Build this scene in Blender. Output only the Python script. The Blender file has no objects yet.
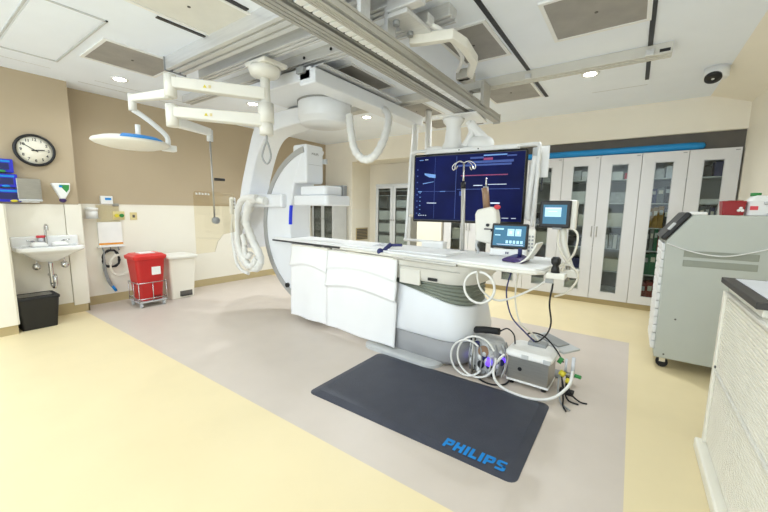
import bpy, math, random
from mathutils import Matrix, Vector
random.seed(7)
SC = bpy.context.scene
COL = SC.collection
PI = math.pi

# ---------------------------------------------------------------- materials
def lin(c):
    return tuple(((x/255)/12.92 if x/255 <= 0.04045 else ((x/255+0.055)/1.055)**2.4) for x in c)
MATS = {}
def mat(name, rgb, rough=0.5, metal=0.0, var=0.04, scale=6.0, bump=0.0, bscale=60.0, stretch=None, emit=0.0, coat=0.0):
    m = bpy.data.materials.new(name); m.use_nodes = True
    nt = m.node_tree; b = nt.nodes['Principled BSDF']
    c = lin(rgb)
    b.inputs['Roughness'].default_value = rough
    b.inputs['Metallic'].default_value = metal
    b.inputs['Coat Weight'].default_value = coat
    tc = nt.nodes.new('ShaderNodeTexCoord'); mp = nt.nodes.new('ShaderNodeMapping')
    if stretch: mp.inputs['Scale'].default_value = stretch
    nt.links.new(tc.outputs['Object'], mp.inputs['Vector'])
    nz = nt.nodes.new('ShaderNodeTexNoise'); nz.inputs['Scale'].default_value = scale; nz.inputs['Detail'].default_value = 4
    nt.links.new(mp.outputs['Vector'], nz.inputs['Vector'])
    r = nt.nodes.new('ShaderNodeValToRGB')
    r.color_ramp.elements[0].position = 0.3; r.color_ramp.elements[1].position = 0.7
    r.color_ramp.elements[0].color = (*[max(0, x*(1-var)) for x in c], 1)
    r.color_ramp.elements[1].color = (*[min(1, x*(1+var)) for x in c], 1)
    nt.links.new(nz.outputs['Fac'], r.inputs['Fac'])
    nt.links.new(r.outputs['Color'], b.inputs['Base Color'])
    if bump:
        n2 = nt.nodes.new('ShaderNodeTexNoise'); n2.inputs['Scale'].default_value = bscale
        nt.links.new(mp.outputs['Vector'], n2.inputs['Vector'])
        bp = nt.nodes.new('ShaderNodeBump'); bp.inputs['Strength'].default_value = bump; bp.inputs['Distance'].default_value = 0.01
        nt.links.new(n2.outputs['Fac'], bp.inputs['Height']); nt.links.new(bp.outputs['Normal'], b.inputs['Normal'])
    if emit:
        nt.links.new(r.outputs['Color'], b.inputs['Emission Color']); b.inputs['Emission Strength'].default_value = emit
    MATS[name] = m
    return m
def glass(name, rgb, fac, rough=0.03):
    m = bpy.data.materials.new(name); m.use_nodes = True
    nt = m.node_tree; nt.nodes.clear()
    o = nt.nodes.new('ShaderNodeOutputMaterial'); mx = nt.nodes.new('ShaderNodeMixShader')
    t = nt.nodes.new('ShaderNodeBsdfTransparent'); g = nt.nodes.new('ShaderNodeBsdfGlossy')
    t.inputs['Color'].default_value = (*lin(rgb), 1); g.inputs['Roughness'].default_value = rough
    fr = nt.nodes.new('ShaderNodeFresnel'); fr.inputs['IOR'].default_value = 1.45
    ad = nt.nodes.new('ShaderNodeMath'); ad.operation = 'MULTIPLY'; ad.inputs[1].default_value = fac
    nt.links.new(fr.outputs[0], ad.inputs[0])
    nt.links.new(ad.outputs[0], mx.inputs[0]); nt.links.new(t.outputs[0], mx.inputs[1]); nt.links.new(g.outputs[0], mx.inputs[2])
    nt.links.new(mx.outputs[0], o.inputs[0]); MATS[name] = m
    return m

mat('wall_tan', (184,167,140), 0.75, var=0.02, scale=2, bump=0.05, bscale=200)
mat('wall_beige', (245,238,222), 0.75, var=0.02, scale=2, bump=0.05, bscale=200)
mat('wainscot', (243,238,224), 0.45, var=0.015, scale=2)
mat('base_tan', (190,172,130), 0.6, var=0.04)
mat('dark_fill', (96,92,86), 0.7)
mat('ceiling_white', (240,245,253), 0.8, var=0.015, scale=3)
mat('vinyl_yellow', (236,219,176), 0.42, var=0.02, scale=3)
mat('vinyl_grey', (209,197,185), 0.42, var=0.02, scale=5)
mat('white_plastic', (238,238,236), 0.35, var=0.01)
mat('equip_white', (234,236,239), 0.3, var=0.01, coat=0.2)
mat('cream_plastic', (232,229,219), 0.4, var=0.015)
mat('cream_rail', (190,187,179), 0.4, metal=0.25, var=0.03, stretch=(1,8,8))
mat('rail_cream', (208,205,196), 0.45, var=0.02)
mat('aluminium', (214,214,213), 0.38, metal=0.4, var=0.05, scale=10, stretch=(0.3,6,6))
mat('alu_dark', (168,166,160), 0.4, metal=0.3, var=0.05, scale=10, stretch=(6,0.3,6))
mat('chrome', (205,205,205), 0.15, metal=1.0, var=0.02)
mat('steel', (176,174,168), 0.32, metal=0.85, var=0.06, scale=12, stretch=(1,1,10))
mat('track_grey', (176,176,174), 0.4, metal=0.2)
mat('grey_plastic', (150,152,152), 0.5)
mat('light_grey', (200,202,202), 0.45)
mat('skirt_grey', (158,158,160), 0.45)
mat('bellows', (140,146,134), 0.6, var=0.06)
mat('black', (22,22,24), 0.4, var=0.1)
mat('black_gloss', (10,10,12), 0.15)
mat('rubber', (26,26,28), 0.7, var=0.1)
mat('carbon', (62,62,66), 0.35, var=0.15, scale=40)
mat('mattress', (243,243,242), 0.6, var=0.015)
mat('drape', (244,244,244), 0.55, var=0.012, scale=4, bump=0.12, bscale=5)
mat('mat_foam', (60,63,75), 0.52, var=0.12, scale=7, bump=0.25, bscale=150)
mat('logo_blue', (10,135,215), 0.5)
mat('blue_roll', (20,140,205), 0.45)
mat('cab_white', (222,221,220), 0.3, var=0.012, coat=0.2)
mat('cab_inside', (206,203,196), 0.7)
mat('sharps_red', (150,26,32), 0.35)
mat('red_bin', (196,36,34), 0.35, var=0.05)
mat('red_lid', (214,44,40), 0.35, var=0.05)
mat('navy', (34,38,96), 0.5)
mat('glove_blue', (38,44,190), 0.45, var=0.08)
mat('green', (52,140,70), 0.5)
mat('purple', (58,36,96), 0.4)
mat('porcelain', (246,246,244), 0.15, var=0.01, coat=0.5)
mat('paper', (248,247,244), 0.7)
mat('orange', (236,160,50), 0.5)
mat('yellow', (222,206,60), 0.5)
mat('pink_red', (222,70,80), 0.5)
mat('dial', (244,238,220), 0.5)
mat('trolley', (190,194,186), 0.4, var=0.015)
mat('trolley_slot', (150,154,142), 0.5)
mat('tambour', (244,240,226), 0.45, var=0.015)
mat('counter_top', (222,224,232), 0.3)
mat('counter_edge', (52,50,50), 0.5)
mat('vent_grey', (163,159,153), 0.55, metal=0.2, var=0.1, scale=5, bump=0.2, bscale=260)
mat('vent_pale', (226,224,216), 0.6, var=0.04, scale=5, bump=0.2, bscale=260)
mat('navy_screen', (8,15,62), 0.3, var=0.4, scale=2.2, emit=0.5); MATS['navy_screen'].node_tree.nodes['Principled BSDF'].inputs['Specular IOR Level'].default_value=.08
mat('scr_blue', (32,60,130), 0.3, emit=0.45)
mat('scr_cyan', (92,134,190), 0.3, emit=0.6)
mat('scr_white', (190,202,220), 0.3, emit=0.6)
mat('scr_red', (128,38,86), 0.3, emit=0.45)
mat('scr_teal', (40,96,124), 0.3, emit=0.5)
mat('scr_pale', (150,190,208), 0.3, emit=0.8)
mat('lens_glow', (255,250,238), 0.3, emit=14.0)
mat('led_blue', (28,52,190), 0.3, emit=0.35)
mat('uv_glow', (96,60,235), 0.3, emit=1.6)
mat('bottle_clear', (214,216,222), 0.15, var=0.1, scale=30)
mat('beige_wire', (236,231,216), 0.5)
mat('hose', (232,231,226), 0.4)
mat('syringe', (150,120,96), 0.3)
mat('brown_yellow', (176,134,54), 0.6, var=0.12)
mat('book_green', (28,112,76), 0.6)
mat('book_red', (140,32,30), 0.6)
mat('book_dark', (52,48,50), 0.6)
mat('book_blue', (58,60,110), 0.6)
mat('book_grey', (120,122,122), 0.6)
mat('box_cream', (238,232,216), 0.7)
mat('pack_grey', (196,196,196), 0.6, var=0.15, scale=20)
mat('socket_tan', (222,206,150), 0.5)
glass('pane_glass', (238,242,240), 0.9)
glass('acrylic', (252,249,240), 0.6)

# ---------------------------------------------------------------- mesh builder
def smooth_path(pts, k=6):
    pts = [Vector(p) for p in pts]
    if len(pts) < 3: return pts
    out = []
    for i in range(len(pts)-1):
        p0 = pts[max(i-1,0)]; p1 = pts[i]; p2 = pts[i+1]; p3 = pts[min(i+2,len(pts)-1)]
        for j in range(k):
            t = j/k
            out.append(0.5*((2*p1)+(p2-p0)*t+(2*p0-5*p1+4*p2-p3)*t*t+(3*p1-p0-3*p2+p3)*t**3))
    out.append(pts[-1]); return out
def rrect(x0, x1, y0, y1, r, n=5):
    r = min(r, (x1-x0)/2-1e-4, (y1-y0)/2-1e-4); o = []
    for cx, cy, a in ((x1-r,y1-r,0),(x0+r,y1-r,PI/2),(x0+r,y0+r,PI),(x1-r,y0+r,1.5*PI)):
        for i in range(n+1):
            t = a+PI/2*i/n; o.append((cx+r*math.cos(t), cy+r*math.sin(t)))
    return o
class MB:
    def __init__(s): s.v=[]; s.f=[]; s.s=[]
    def add(s, vs, fs, sm=False):
        b = len(s.v); s.v += [Vector(v) for v in vs]
        for f in fs: s.f.append([b+i for i in f]); s.s.append(sm)
        return s
    def box(s, x0,y0,z0,x1,y1,z1, M=None):
        vs = [Vector(p) for p in ((x0,y0,z0),(x1,y0,z0),(x1,y1,z0),(x0,y1,z0),(x0,y0,z1),(x1,y0,z1),(x1,y1,z1),(x0,y1,z1))]
        if M: vs = [M @ v for v in vs]
        return s.add(vs, [(3,2,1,0),(4,5,6,7),(0,1,5,4),(1,2,6,5),(2,3,7,6),(3,0,4,7)])
    def loft(s, loops, cap=True, sm=False, capsm=False):
        n = len(loops[0]); vs = [p for l in loops for p in l]; fs = []
        for k in range(len(loops)-1):
            for i in range(n):
                j = (i+1)%n; fs.append((k*n+i, k*n+j, (k+1)*n+j, (k+1)*n+i))
        s.add(vs, fs, sm)
        if cap:
            b = len(s.v)-len(vs)
            s.f.append([b+i for i in reversed(range(n))]); s.s.append(capsm)
            s.f.append([b+(len(loops)-1)*n+i for i in range(n)]); s.s.append(capsm)
        return s
    def cyl(s, p0, p1, r0, r1=None, n=20):
        r1 = r0 if r1 is None else r1
        p0 = Vector(p0); p1 = Vector(p1); d = (p1-p0).normalized()
        a = d.orthogonal().normalized(); b = d.cross(a)
        l = lambda p, r: [p+r*(a*math.cos(2*PI*i/n)+b*math.sin(2*PI*i/n)) for i in range(n)]
        return s.loft([l(p0,r0), l(p1,r1)], sm=True)
    def tube(s, pts, r, n=8, k=6, closed=False):
        P = smooth_path(pts, k); loops = []
        a = None
        for i, p in enumerate(P):
            d = (P[min(i+1,len(P)-1)]-P[max(i-1,0)])
            if d.length < 1e-9: d = Vector((0,0,1))
            d.normalize()
            a = d.orthogonal().normalized() if a is None else (a-d*a.dot(d)).normalized()
            b = d.cross(a)
            rr = r(i/(len(P)-1)) if callable(r) else r
            loops.append([p+rr*(a*math.cos(2*PI*j/n)+b*math.sin(2*PI*j/n)) for j in range(n)])
        return s.loft(loops, sm=True)
    def lathe(s, prof, c, n=28, ax='z', M=None):
        loops = []
        for r, h in prof:
            l = []
            for i in range(n):
                t = 2*PI*i/n; u, w = r*math.cos(t), r*math.sin(t)
                p = {'z':(u,w,h), 'x':(h,u,w), 'y':(w,h,u)}[ax]
                p = Vector(p)
                if M: p = M @ p
                l.append(Vector(c)+p)
            loops.append(l)
        return s.loft(loops, sm=True)
    def prism(s, poly, ax, a, b):
        f = {'y':lambda p,h:(p[0],h,p[1]), 'x':lambda p,h:(h,p[0],p[1]), 'z':lambda p,h:(p[0],p[1],h)}[ax]
        return s.loft([[f(p,a) for p in poly],[f(p,b) for p in poly]])
    def ell(s, c, rx, ry, rz, n=16, m=8):
        prof = [(max(1e-4,math.sin(PI*i/m)), -math.cos(PI*i/m)) for i in range(m+1)]
        loops = [[(c[0]+rx*r*math.cos(2*PI*i/n), c[1]+ry*r*math.sin(2*PI*i/n), c[2]+rz*h) for i in range(n)] for r,h in prof]
        return s.loft(loops, sm=True)
    def build(s, name, m, parent=None, bevel=0.0, local=False, origin=None, seg=2):
        me = bpy.data.meshes.new(name)
        vs = s.v
        M = None
        if parent is not None:
            M = ROOT[parent.name].inverted() if not local else None
        elif origin is not None and not local:
            M = Matrix.Translation(-Vector(origin))
        if M is not None: vs = [M @ v for v in vs]
        me.from_pydata([tuple(v) for v in vs], [], s.f)
        me.polygons.foreach_set('use_smooth', s.s)
        ms = m if isinstance(m, (list,tuple)) else [m]
        for x in ms: me.materials.append(MATS[x])
        me.update()
        import bmesh
        bm = bmesh.new(); bm.from_mesh(me); bmesh.ops.recalc_face_normals(bm, faces=bm.faces); bm.to_mesh(me); bm.free()
        o = bpy.data.objects.new(name, me); COL.objects.link(o)
        if parent is not None:
            o.parent = parent; ROOT[o.name] = ROOT[parent.name]
        else:
            if origin is not None: o.location = origin
            ROOT[o.name] = Matrix.Translation(Vector(origin)) if origin is not None else Matrix.Identity(4)
        if bevel:
            bv = o.modifiers.new('Bevel','BEVEL'); bv.width = bevel; bv.segments = seg; bv.limit_method = 'ANGLE'; bv.angle_limit = math.radians(40)
        return o
ROOT = {}
def thing(name, label, cat, loc=(0,0,0), rz=0.0, group=None):
    o = bpy.data.objects.new(name, None); COL.objects.link(o)
    o.location = loc; o.rotation_euler = (0,0,rz); o.empty_display_size = 0.1
    ROOT[o.name] = Matrix.Translation(Vector(loc)) @ Matrix.Rotation(rz,4,'Z')
    o['label'] = label; o['category'] = cat
    if group: o['group'] = group
    return o
def tag(o, label, cat, group=None):
    o['label'] = label; o['category'] = cat
    if group: o['group'] = group
    return o
def struct(o): o['kind'] = 'structure'; return o
def copy_tree(o, parent=None):
    c = o.copy(); COL.objects.link(c)
    if parent: c.parent = parent
    for ch in list(o.children): copy_tree(ch, c)
    return c
def bx(*a, M=None): return MB().box(*a, M=M)
def cy(*a, **k): return MB().cyl(*a, **k)
def tb(*a, **k): return MB().tube(*a, **k)
_fid = [0]
def text_mb(body, size, M, bold=0.0, align='CENTER', xs=1.0, depth=0.0):
    cu = bpy.data.curves.new('txt','FONT'); cu.body = body; cu.size = size; cu.offset = bold
    cu.align_x = align; cu.align_y = 'CENTER'; cu.extrude = depth
    ob = bpy.data.objects.new('txt', cu); COL.objects.link(ob)
    dg = bpy.context.evaluated_depsgraph_get(); dg.update()
    me = bpy.data.meshes.new_from_object(ob.evaluated_get(dg))
    mb = MB(); mb.add([M @ Vector((v.co.x*xs, v.co.y, v.co.z)) for v in me.vertices], [tuple(p.vertices) for p in me.polygons])
    bpy.data.objects.remove(ob); bpy.data.curves.remove(cu); bpy.data.meshes.remove(me)
    return mb
def frame_M(o, right, up):
    r = Vector(right).normalized(); u = Vector(up).normalized(); n = r.cross(u)
    return Matrix(((r.x,u.x,n.x,o[0]),(r.y,u.y,n.y,o[1]),(r.z,u.z,n.z,o[2]),(0,0,0,1)))

# ================================================================= SETTING
CZ = 2.85; XS = -5.74; XR = -6.02; YS = 1.42; XW = 1.04; YB = 6.75; YC = 6.1
x0, x1, y0, y1 = -6.3, 1.3, -2.6, 7.0
gx1, gy0, gy1 = 0.085, 1.38, 4.47
# sheet vinyl: a grey inlay with a yellow field around it, one sheet
xs = [x0, gx1, x1]; ys = [y0, gy0, gy1, y1]
vs = [(x,y,0) for y in ys for x in xs]; fs = []; mi = []
for j in range(3):
    for i in range(2):
        a = j*3+i; fs.append((a,a+1,a+4,a+3)); mi.append(1 if (i==0 and j==1) else 0)
me = bpy.data.meshes.new('floor'); nv = len(vs)
vs += [(x0,y0,-.1),(x1,y0,-.1),(x1,y1,-.1),(x0,y1,-.1)]
fs.append((nv+3,nv+2,nv+1,nv)); mi.append(0)
me.from_pydata(vs,[],fs); me.materials.append(MATS['vinyl_yellow']); me.materials.append(MATS['vinyl_grey'])
me.polygons.foreach_set('material_index', mi)
floor = bpy.data.objects.new('floor', me); COL.objects.link(floor); struct(floor)
struct(bx(x0,y0,CZ,x1,y1,CZ+.1).build('ceiling','ceiling_white'))

# left wall: sink bay proud of the recessed bay
w = MB(); w.box(XS-.5,-2.6,0,XS,YS,CZ); w.box(XR-.3,YS,0,XR,7.0,CZ)
struct(w.build('wall_left','wall_tan'))
WZ = 1.375
t = MB(); t.box(XS,1.28,.10,XS+.022,YS+.02,WZ); t.box(XS,.2,.10,XS+.012,1.275,WZ); t.box(XS-.27,YS,.1,XS+.02,YS+.02,WZ)
struct(t.build('trim_1','wainscot',bevel=.004))
t = MB(); t.box(XR,YS+.02,.10,XR+.014,5.98,WZ); t.box(XR,YS+.02,WZ,XR+.02,5.98,WZ+.012)
struct(t.build('trim_2','wainscot'))
t = MB(); t.box(XS,-1.2,.10,XS+.5,.715,WZ)
struct(t.build('trim_3','wainscot',bevel=.006))
t = MB(); t.box(XS+.5,.52,.10,XS+.515,.70,WZ)
struct(t.build('trim_4','wainscot',bevel=.004))
t = MB(); t.box(XS,.7,0,XS+.015,YS+.015,.14); t.box(XR,YS,0,XR+.015,5.98,.12); t.box(XS-.27,YS,0,XS+.015,YS+.012,.14); t.box(XS,-1.2,0,XS+.49,.70,.1)
struct(t.build('baseboard_left','base_tan'))
# back wall with an alcove, cabinet niche, soffit
w = MB(); w.box(-6.3,YC,0,-5.2,YC+.9,CZ); w.box(-5.2,YB,0,-3.5,YB+.25,CZ); w.box(-3.5,YC,0,-2.97,YC+.9,CZ)
w.box(-2.97,YC+.5,0,1.3,YC+.9,CZ)
w.box(-5.2,YC,2.41,-3.5,YB,CZ); w.box(-2.97,YC,2.42,1.3,YC+.5,CZ)
struct(w.build('wall_back','wall_beige'))
struct(bx(-2.97,YC+.06,2.20,1.04,YC+.5,2.42).build('recess_shade','dark_fill'))  # dark panel: shade of the recess above the cabinets, put in as colour
t = MB(); t.box(-6.0,YC-.015,0,-5.2,YC,.12); t.box(-5.2,YC,0,-5.185,YB,.12); t.box(-5.2,YB-.015,0,-3.5,YB,.12); t.box(-3.5,YC-.015,0,-2.97,YC,.12)
struct(t.build('baseboard_back','base_tan'))
t = MB(); t.box(-6.0,YC-.012,.12,-5.2,YC,WZ); t.box(-5.2,YC-.01,.12,-5.188,YB,WZ)
struct(t.build('trim_6','wainscot'))
w = MB(); w.box(XW,-2.6,0,XW+.25,7.0,CZ)
w.prism([(.66,CZ),(XW,2.72),(XW,CZ)],'y',-2.6,YC)
struct(w.build('wall_right','wall_beige'))
# panel joints of the ceiling
g = MB()
for yy in (1.16,): pass
g.box(-5.62,1.5,CZ-.002,-5.605,4.6,CZ+.001); g.box(-5.4,1.6,CZ-.002,-5.39,2.6,CZ+.001)
g.box(-5.35,.2,CZ-.002,-5.34,1.2,CZ+.001); g.box(-.55,5.2,CZ-.002,.0,5.21,CZ+.001)
struct(g.build('trim_7','light_grey'))
# wall register grille of the alcove
vt = thing('wall_vent','brown louvred vent low on the beige wall left of the alcove cabinets','vent',(-5.19,6.44,.8))
MB().box(-5.2,6.22,.66,-5.18,6.66,.94).build('frame','base_tan',vt,bevel=.004)
v = MB()
for k in range(7): v.box(-5.19,6.25,.68+k*.035,-5.172,6.63,.70+k*.035)
v.build('louvre','dark_fill',vt)

# ================================================================= CEILING THINGS
def vent(x0,x1,y0,y1,label,m='vent_grey',fr='white_plastic'):
    r = thing('ceiling_vent',label,'vent',((x0+x1)/2,(y0+y1)/2,CZ),group='square ceiling vents')
    f = MB(); w_ = .03; z0 = CZ-.012
    f.box(x0-w_,y0-w_,z0,x1+w_,y0,CZ); f.box(x0-w_,y1,z0,x1+w_,y1+w_,CZ); f.box(x0-w_,y0,z0,x0,y1,CZ); f.box(x1,y0,z0,x1+w_,y1,CZ)
    f.build('frame',fr,r)
    bx(x0,y0,CZ-.006,x1,y1,CZ).build('perforated_panel',m,r)
    cx, cyy = (x0+x1)/2,(y0+y1)/2
    cy((cx,cyy,CZ-.01),(cx,cyy,CZ-.003),.012,n=10).build('screw','dark_fill',r)
vent(-4.62,-4.0,1.30,1.92,'brownish grey square ceiling vent above the round surgical lamp')
vent(-3.10,-2.55,1.10,1.80,'pale whitish ceiling vent between black slots at the top left of the rails','vent_pale')
vent(-.66,-.05,2.86,3.48,'large grey ceiling vent nearest the security camera, in front of the long cream rail')
vent(-1.66,-1.10,4.32,4.98,'grey ceiling vent behind the cream rail, above the large monitor')
vent(-1.50,-1.10,2.85,3.52,'grey ceiling vent right of the big rails, behind the hexagonal cable loop')
vent(-3.1,-2.5,2.92,3.66,'grey ceiling vent beside the white C-arm carriage')
vent(-3.06,-2.52,4.42,5.08,'grey ceiling vent behind the end of the white carriage beam')
vent(-3.05,-2.45,5.36,5.9,'small looking farthest ceiling vent, above the white hoses by the monitor')
ap = thing('access_panel','flush white access panel in the ceiling above the wall clock','panel',(-4.3,.96,CZ))
bx(-5.0,.76,CZ-.006,-3.62,1.16,CZ).build('panel','ceiling_white',ap)
f = MB()
for a in ((-5.03,.73,-3.6,.745),(-5.03,1.175,-3.6,1.19),(-5.03,.73,-5.015,1.19),(-3.615,.73,-3.6,1.19)): f.box(a[0],a[1],CZ-.01,a[2],a[3],CZ)
f.build('frame','light_grey',ap)
def slot(x,y0,y1,label):
    tag(bx(x-.018,y0,CZ-.008,x+.018,y1,CZ).build('ceiling_slot','black',origin=(x,(y0+y1)/2,CZ)),label,'ceiling slot','black slots in the ceiling')
slot(-1.03,2.4,4.03,'black ceiling slot beside the cable loop, running to the cream rail')
slot(-1.04,4.18,5.05,'short black ceiling slot behind the cream rail, above the monitor')
slot(-.01,2.6,4.03,'black ceiling slot right of the large grey vent, running to the cream rail')
slot(-.01,4.18,5.0,'short black ceiling slot behind the right end of the cream rail')
slot(-3.19,1.38,1.92,'black ceiling slot left of the pale ceiling vent')
slot(-2.5,.9,1.72,'black ceiling slot right of the pale ceiling vent, beside the big rails')
def downlight(x,y,label,e=85):
    r = thing('downlight',label,'ceiling light',(x,y,CZ),group='round ceiling downlights')
    MB().lathe([(.062,CZ-.004),(.085,CZ-.01),(.09,CZ),(.062,CZ)],(x,y,0)).build('rim','white_plastic',r)
    cy((x,y,CZ-.008),(x,y,CZ),.06).build('lens','lens_glow',r)
    l = bpy.data.lights.new('downlight_lamp','SPOT'); l.energy = e; l.spot_size = 2.75; l.spot_blend = 1.0; l.shadow_soft_size = .06; l.color = (.9,.96,1)
    lo = bpy.data.objects.new('downlight_lamp',l); COL.objects.link(lo); lo.location = (0,0,-.03); lo.parent = r
downlight(-5.08,1.75,'lit round downlight left of the lamp arms, above the tan wall',34)
downlight(-.51,4.5,'lit round downlight behind the cream rail on the right')
downlight(-3.65,4.64,'small lit round downlight seen past the C-arm hub',170)
downlight(-2.3,5.2,'lit downlight added for fill, hidden behind the big monitor suspension')  # added lamp, brightens the back of the room
downlight(-4.6,3.2,'lit downlight added for fill, above the C-arm support arm',60)  # added lamp, evens out the light around the C-arm
# security camera
r = thing('security_camera','white round ceiling camera with a black lens ring, near the right wall','camera',(.56,5.0,CZ))
MB().lathe([(.001,CZ),(.10,CZ),(.10,CZ-.09),(.085,CZ-.11),(.001,CZ-.11)],(.56,5.0,0)).build('housing','white_plastic',r)
MM = Matrix.Rotation(math.radians(35),4,'X')
MB().lathe([(.03,0),(.068,0),(.068,.022),(.03,.022)],(.53,4.93,CZ-.10),M=Matrix.Rotation(math.radians(150),4,'X')).build('lens_ring','black',r)
MB().ell((.53,4.94,CZ-.10),.03,.03,.03).build('lens','light_grey',r)

# rails ------------------------------------------------------------
def rail_x(name,label,y0,y1,x0,x1,z0,m,group,slots=True):
    r = thing(name,label,'ceiling rail',((x0+x1)/2,(y0+y1)/2,z0),group=group)
    d = (y1-y0)
    b = MB(); b.box(x0,y0,z0+.02,x1,y1,CZ); b.box(x0,y0,z0,x1,y0+d*.22,z0+.03); b.box(x0,y1-d*.22,z0,x1,y1,z0+.03); b.box(x0,y0+d*.36,z0,x1,y1-d*.36,z0+.03)
    b.build('rail',m,r,bevel=.004)
    return r
r = rail_x('ceiling_rail','wide aluminium rail across the ceiling nearest the camera, left of the big rails',1.76,1.95,-3.95,-1.2,2.73,'aluminium','aluminium ceiling rails')
bx(-3.96,1.75,2.72,-3.945,1.96,CZ).build('end_cap','grey_plastic',r)
r = rail_x('ceiling_rail','wide aluminium rail across the ceiling, second from the camera, above the lamp column',2.09,2.21,-3.95,-1.2,2.74,'aluminium','aluminium ceiling rails')
c = MB()
for x in (-2.75,-3.3): c.cyl((x,2.42,2.70),(x,2.42,2.72),.012,n=8)
r = rail_x('ceiling_rail','aluminium rail carrying the white C-arm carriage, behind the lamp arms',2.46,2.59,-5.1,-1.2,2.76,'aluminium','aluminium ceiling rails')
for x in (-2.35,-2.7,-3.2): cy((x,2.458,2.80),(x,2.452,2.80),.014,n=8).build('bolt','black',r)
r = rail_x('ceiling_rail','long cream rail across the ceiling from the big rails towards the security camera',4.04,4.17,-4.3,.15,2.757,'rail_cream','aluminium ceiling rails')
e = MB(); e.box(.06,4.036,2.775,.135,4.042,2.80)
e.build('end_socket','black',r)
for x in (-1.03,-.01): bx(x-.03,4.02,2.76,x+.03,4.042,2.81).build('clamp','aluminium',r,bevel=.004)
# big rails along the room
def rail_y(label,x0,x1,y0,y1,z0,z1,m):
    r = thing('ceiling_beam_rail',label,'ceiling rail',((x0+x1)/2,(y0+y1)/2,z0),group='big rails running along the room')
    b = MB(); b.box(x0,y0,z0+.018,x1,y1,z1); w_ = (x1-x0)
    for k in range(4):
        b.box(x0+w_*(k*.26),y0,z0+.012,x0+w_*(k*.26+.22),y1,z0+.03)
    for z in (z0+.035,z1-.022): b.box(x1,y0,z,x1+.008,y1,z+.018)
    b.build('rail',m,r,bevel=.003)
    bx(x0-.004,y1,z0-.004,x1+.012,y1+.01,z1+.004).build('end_cap',m,r)
    h = MB()
    for y in (1.86,2.15,4.10): bx(x0+.02,y-.05,z1,x1-.02,y+.05,2.757).build('hanger','aluminium',r,bevel=.004)
    return r
rail_y('grooved grey rail running along the room above the bed, left one of the pair',-1.785,-1.655,.6,4.45,2.47,2.53,'alu_dark')
rail_y('cream grey rail running along the room above the bed, right one of the pair',-1.53,-1.46,.6,4.5,2.46,2.56,'cream_rail')
# white cable chain between the two rails
ch = MB()
for k in range(46):
    y = 1.2+k*.07
    ch.box(-1.63,y,2.50,-1.56,y+.055,2.53)
tag(ch.build('cable_chain','white_plastic',bevel=.004,origin=(-1.656,2.8,2.55)),'white jointed cable chain lying between the two big ceiling rails','cable chain')
# trolley with hexagonal cable loop
r = thing('cable_trolley','cream cable trolley with a bent hexagonal guide, right of the big ceiling rails','trolley',(-1.4,2.6,2.6))
b = MB(); b.box(-1.46,2.06,2.64,-1.30,2.40,2.67); b.box(-1.45,2.04,2.67,-1.20,2.12,2.74); b.box(-1.45,2.30,2.67,-1.28,2.40,2.74)
b.build('bracket','aluminium',r,bevel=.006)
loop = [(-1.46,2.36,2.60),(-1.36,2.40,2.60),(-1.17,2.45,2.60),(-1.15,2.62,2.60),(-1.19,2.94,2.60),(-1.34,3.22,2.60),(-1.46,3.22,2.60)]
g = MB(); P = [Vector(p) for p in loop]; L = []
for i,p in enumerate(P):
    d = (P[min(i+1,len(P)-1)]-P[max(i-1,0)]).normalized(); n_ = Vector((d.y,-d.x,0))
    L.append([p-n_*.03+Vector((0,0,-.02)), p+n_*.03+Vector((0,0,-.02)), p+n_*.03+Vector((0,0,.05)), p-n_*.03+Vector((0,0,.05))])
g.loft(L); g.build('cable_guide','cream_plastic',r,bevel=.006)
b = MB(); b.box(-1.45,3.16,2.58,-1.33,3.34,2.66); b.build('end_bracket','cream_rail',r,bevel=.005)
bx(-1.455,3.82,2.52,-1.42,4.02,2.757).build('plate','cream_rail',r,bevel=.004)
tb([(-1.45,2.3,2.69),(-1.32,2.35,2.69),(-1.24,2.48,2.66),(-1.25,2.7,2.66),(-1.30,2.95,2.66),(-1.43,3.15,2.64)],.018).build('cable','white_plastic',r)
for y in (2.12,2.3): cy((-1.42,y,2.61),(-1.42,y,2.65),.022,n=12).build('wheel','grey_plastic',r)

# ================================================================= C-ARM
r = thing('ceiling_carriage','white beam shaped carriage under the ceiling rails carrying the round hub','carriage',(-3.1,3.4,2.6))
b = MB(); b.box(-3.62,2.46,2.60,-2.62,3.40,2.72); b.build('carriage_plate','equip_white',r,bevel=.012)
bx(-2.78,2.46,2.56,-2.56,4.55,2.70).build('side_beam','equip_white',r,bevel=.015)
bx(-2.62,2.5,2.715,-2.5,3.9,2.73).build('running_strip','aluminium',r)
bx(-2.78,2.42,2.66,-2.68,2.46,2.72).build('bracket','grey_plastic',r,bevel=.004)
CX, CY_, CZc = -3.05, 2.95, 1.13
r = thing('imaging_c_arm','large white C-shaped X-ray arm standing around the head of the table','x-ray machine',(-3.6,3.1,0))
ROOTC = r
MB().lathe([(.001,2.60),(.30,2.60),(.305,2.58),(.305,2.42),(.30,2.405),(.285,2.40),(.285,2.36),(.265,2.345),(.001,2.345)],(-3.07,3.1,0),n=48).build('hub','equip_white',r)
MB().lathe([(.001,2.602),(.315,2.602),(.315,2.585),(.001,2.585)],(-3.07,3.1,0),n=48).build('hub_seam','grey_plastic',r)
out = [(-3.0,2.57),(-3.7,2.57),(-4.05,2.55),(-4.24,2.42),(-4.42,2.05),(-4.60,1.6),(-4.67,1.2),(-4.66,.95),(-4.60,.8)]
inn = [(-4.42,.8),(-4.44,.95),(-4.44,1.2),(-4.38,1.6),(-4.22,2.0),(-4.06,2.24),(-3.85,2.34),(-3.4,2.38),(-3.0,2.38)]
sp = lambda P: [(p.x,p.z) for p in smooth_path([(a,0,b) for a,b in P],5)]
o_, i_ = sp(out), sp(inn)
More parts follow.
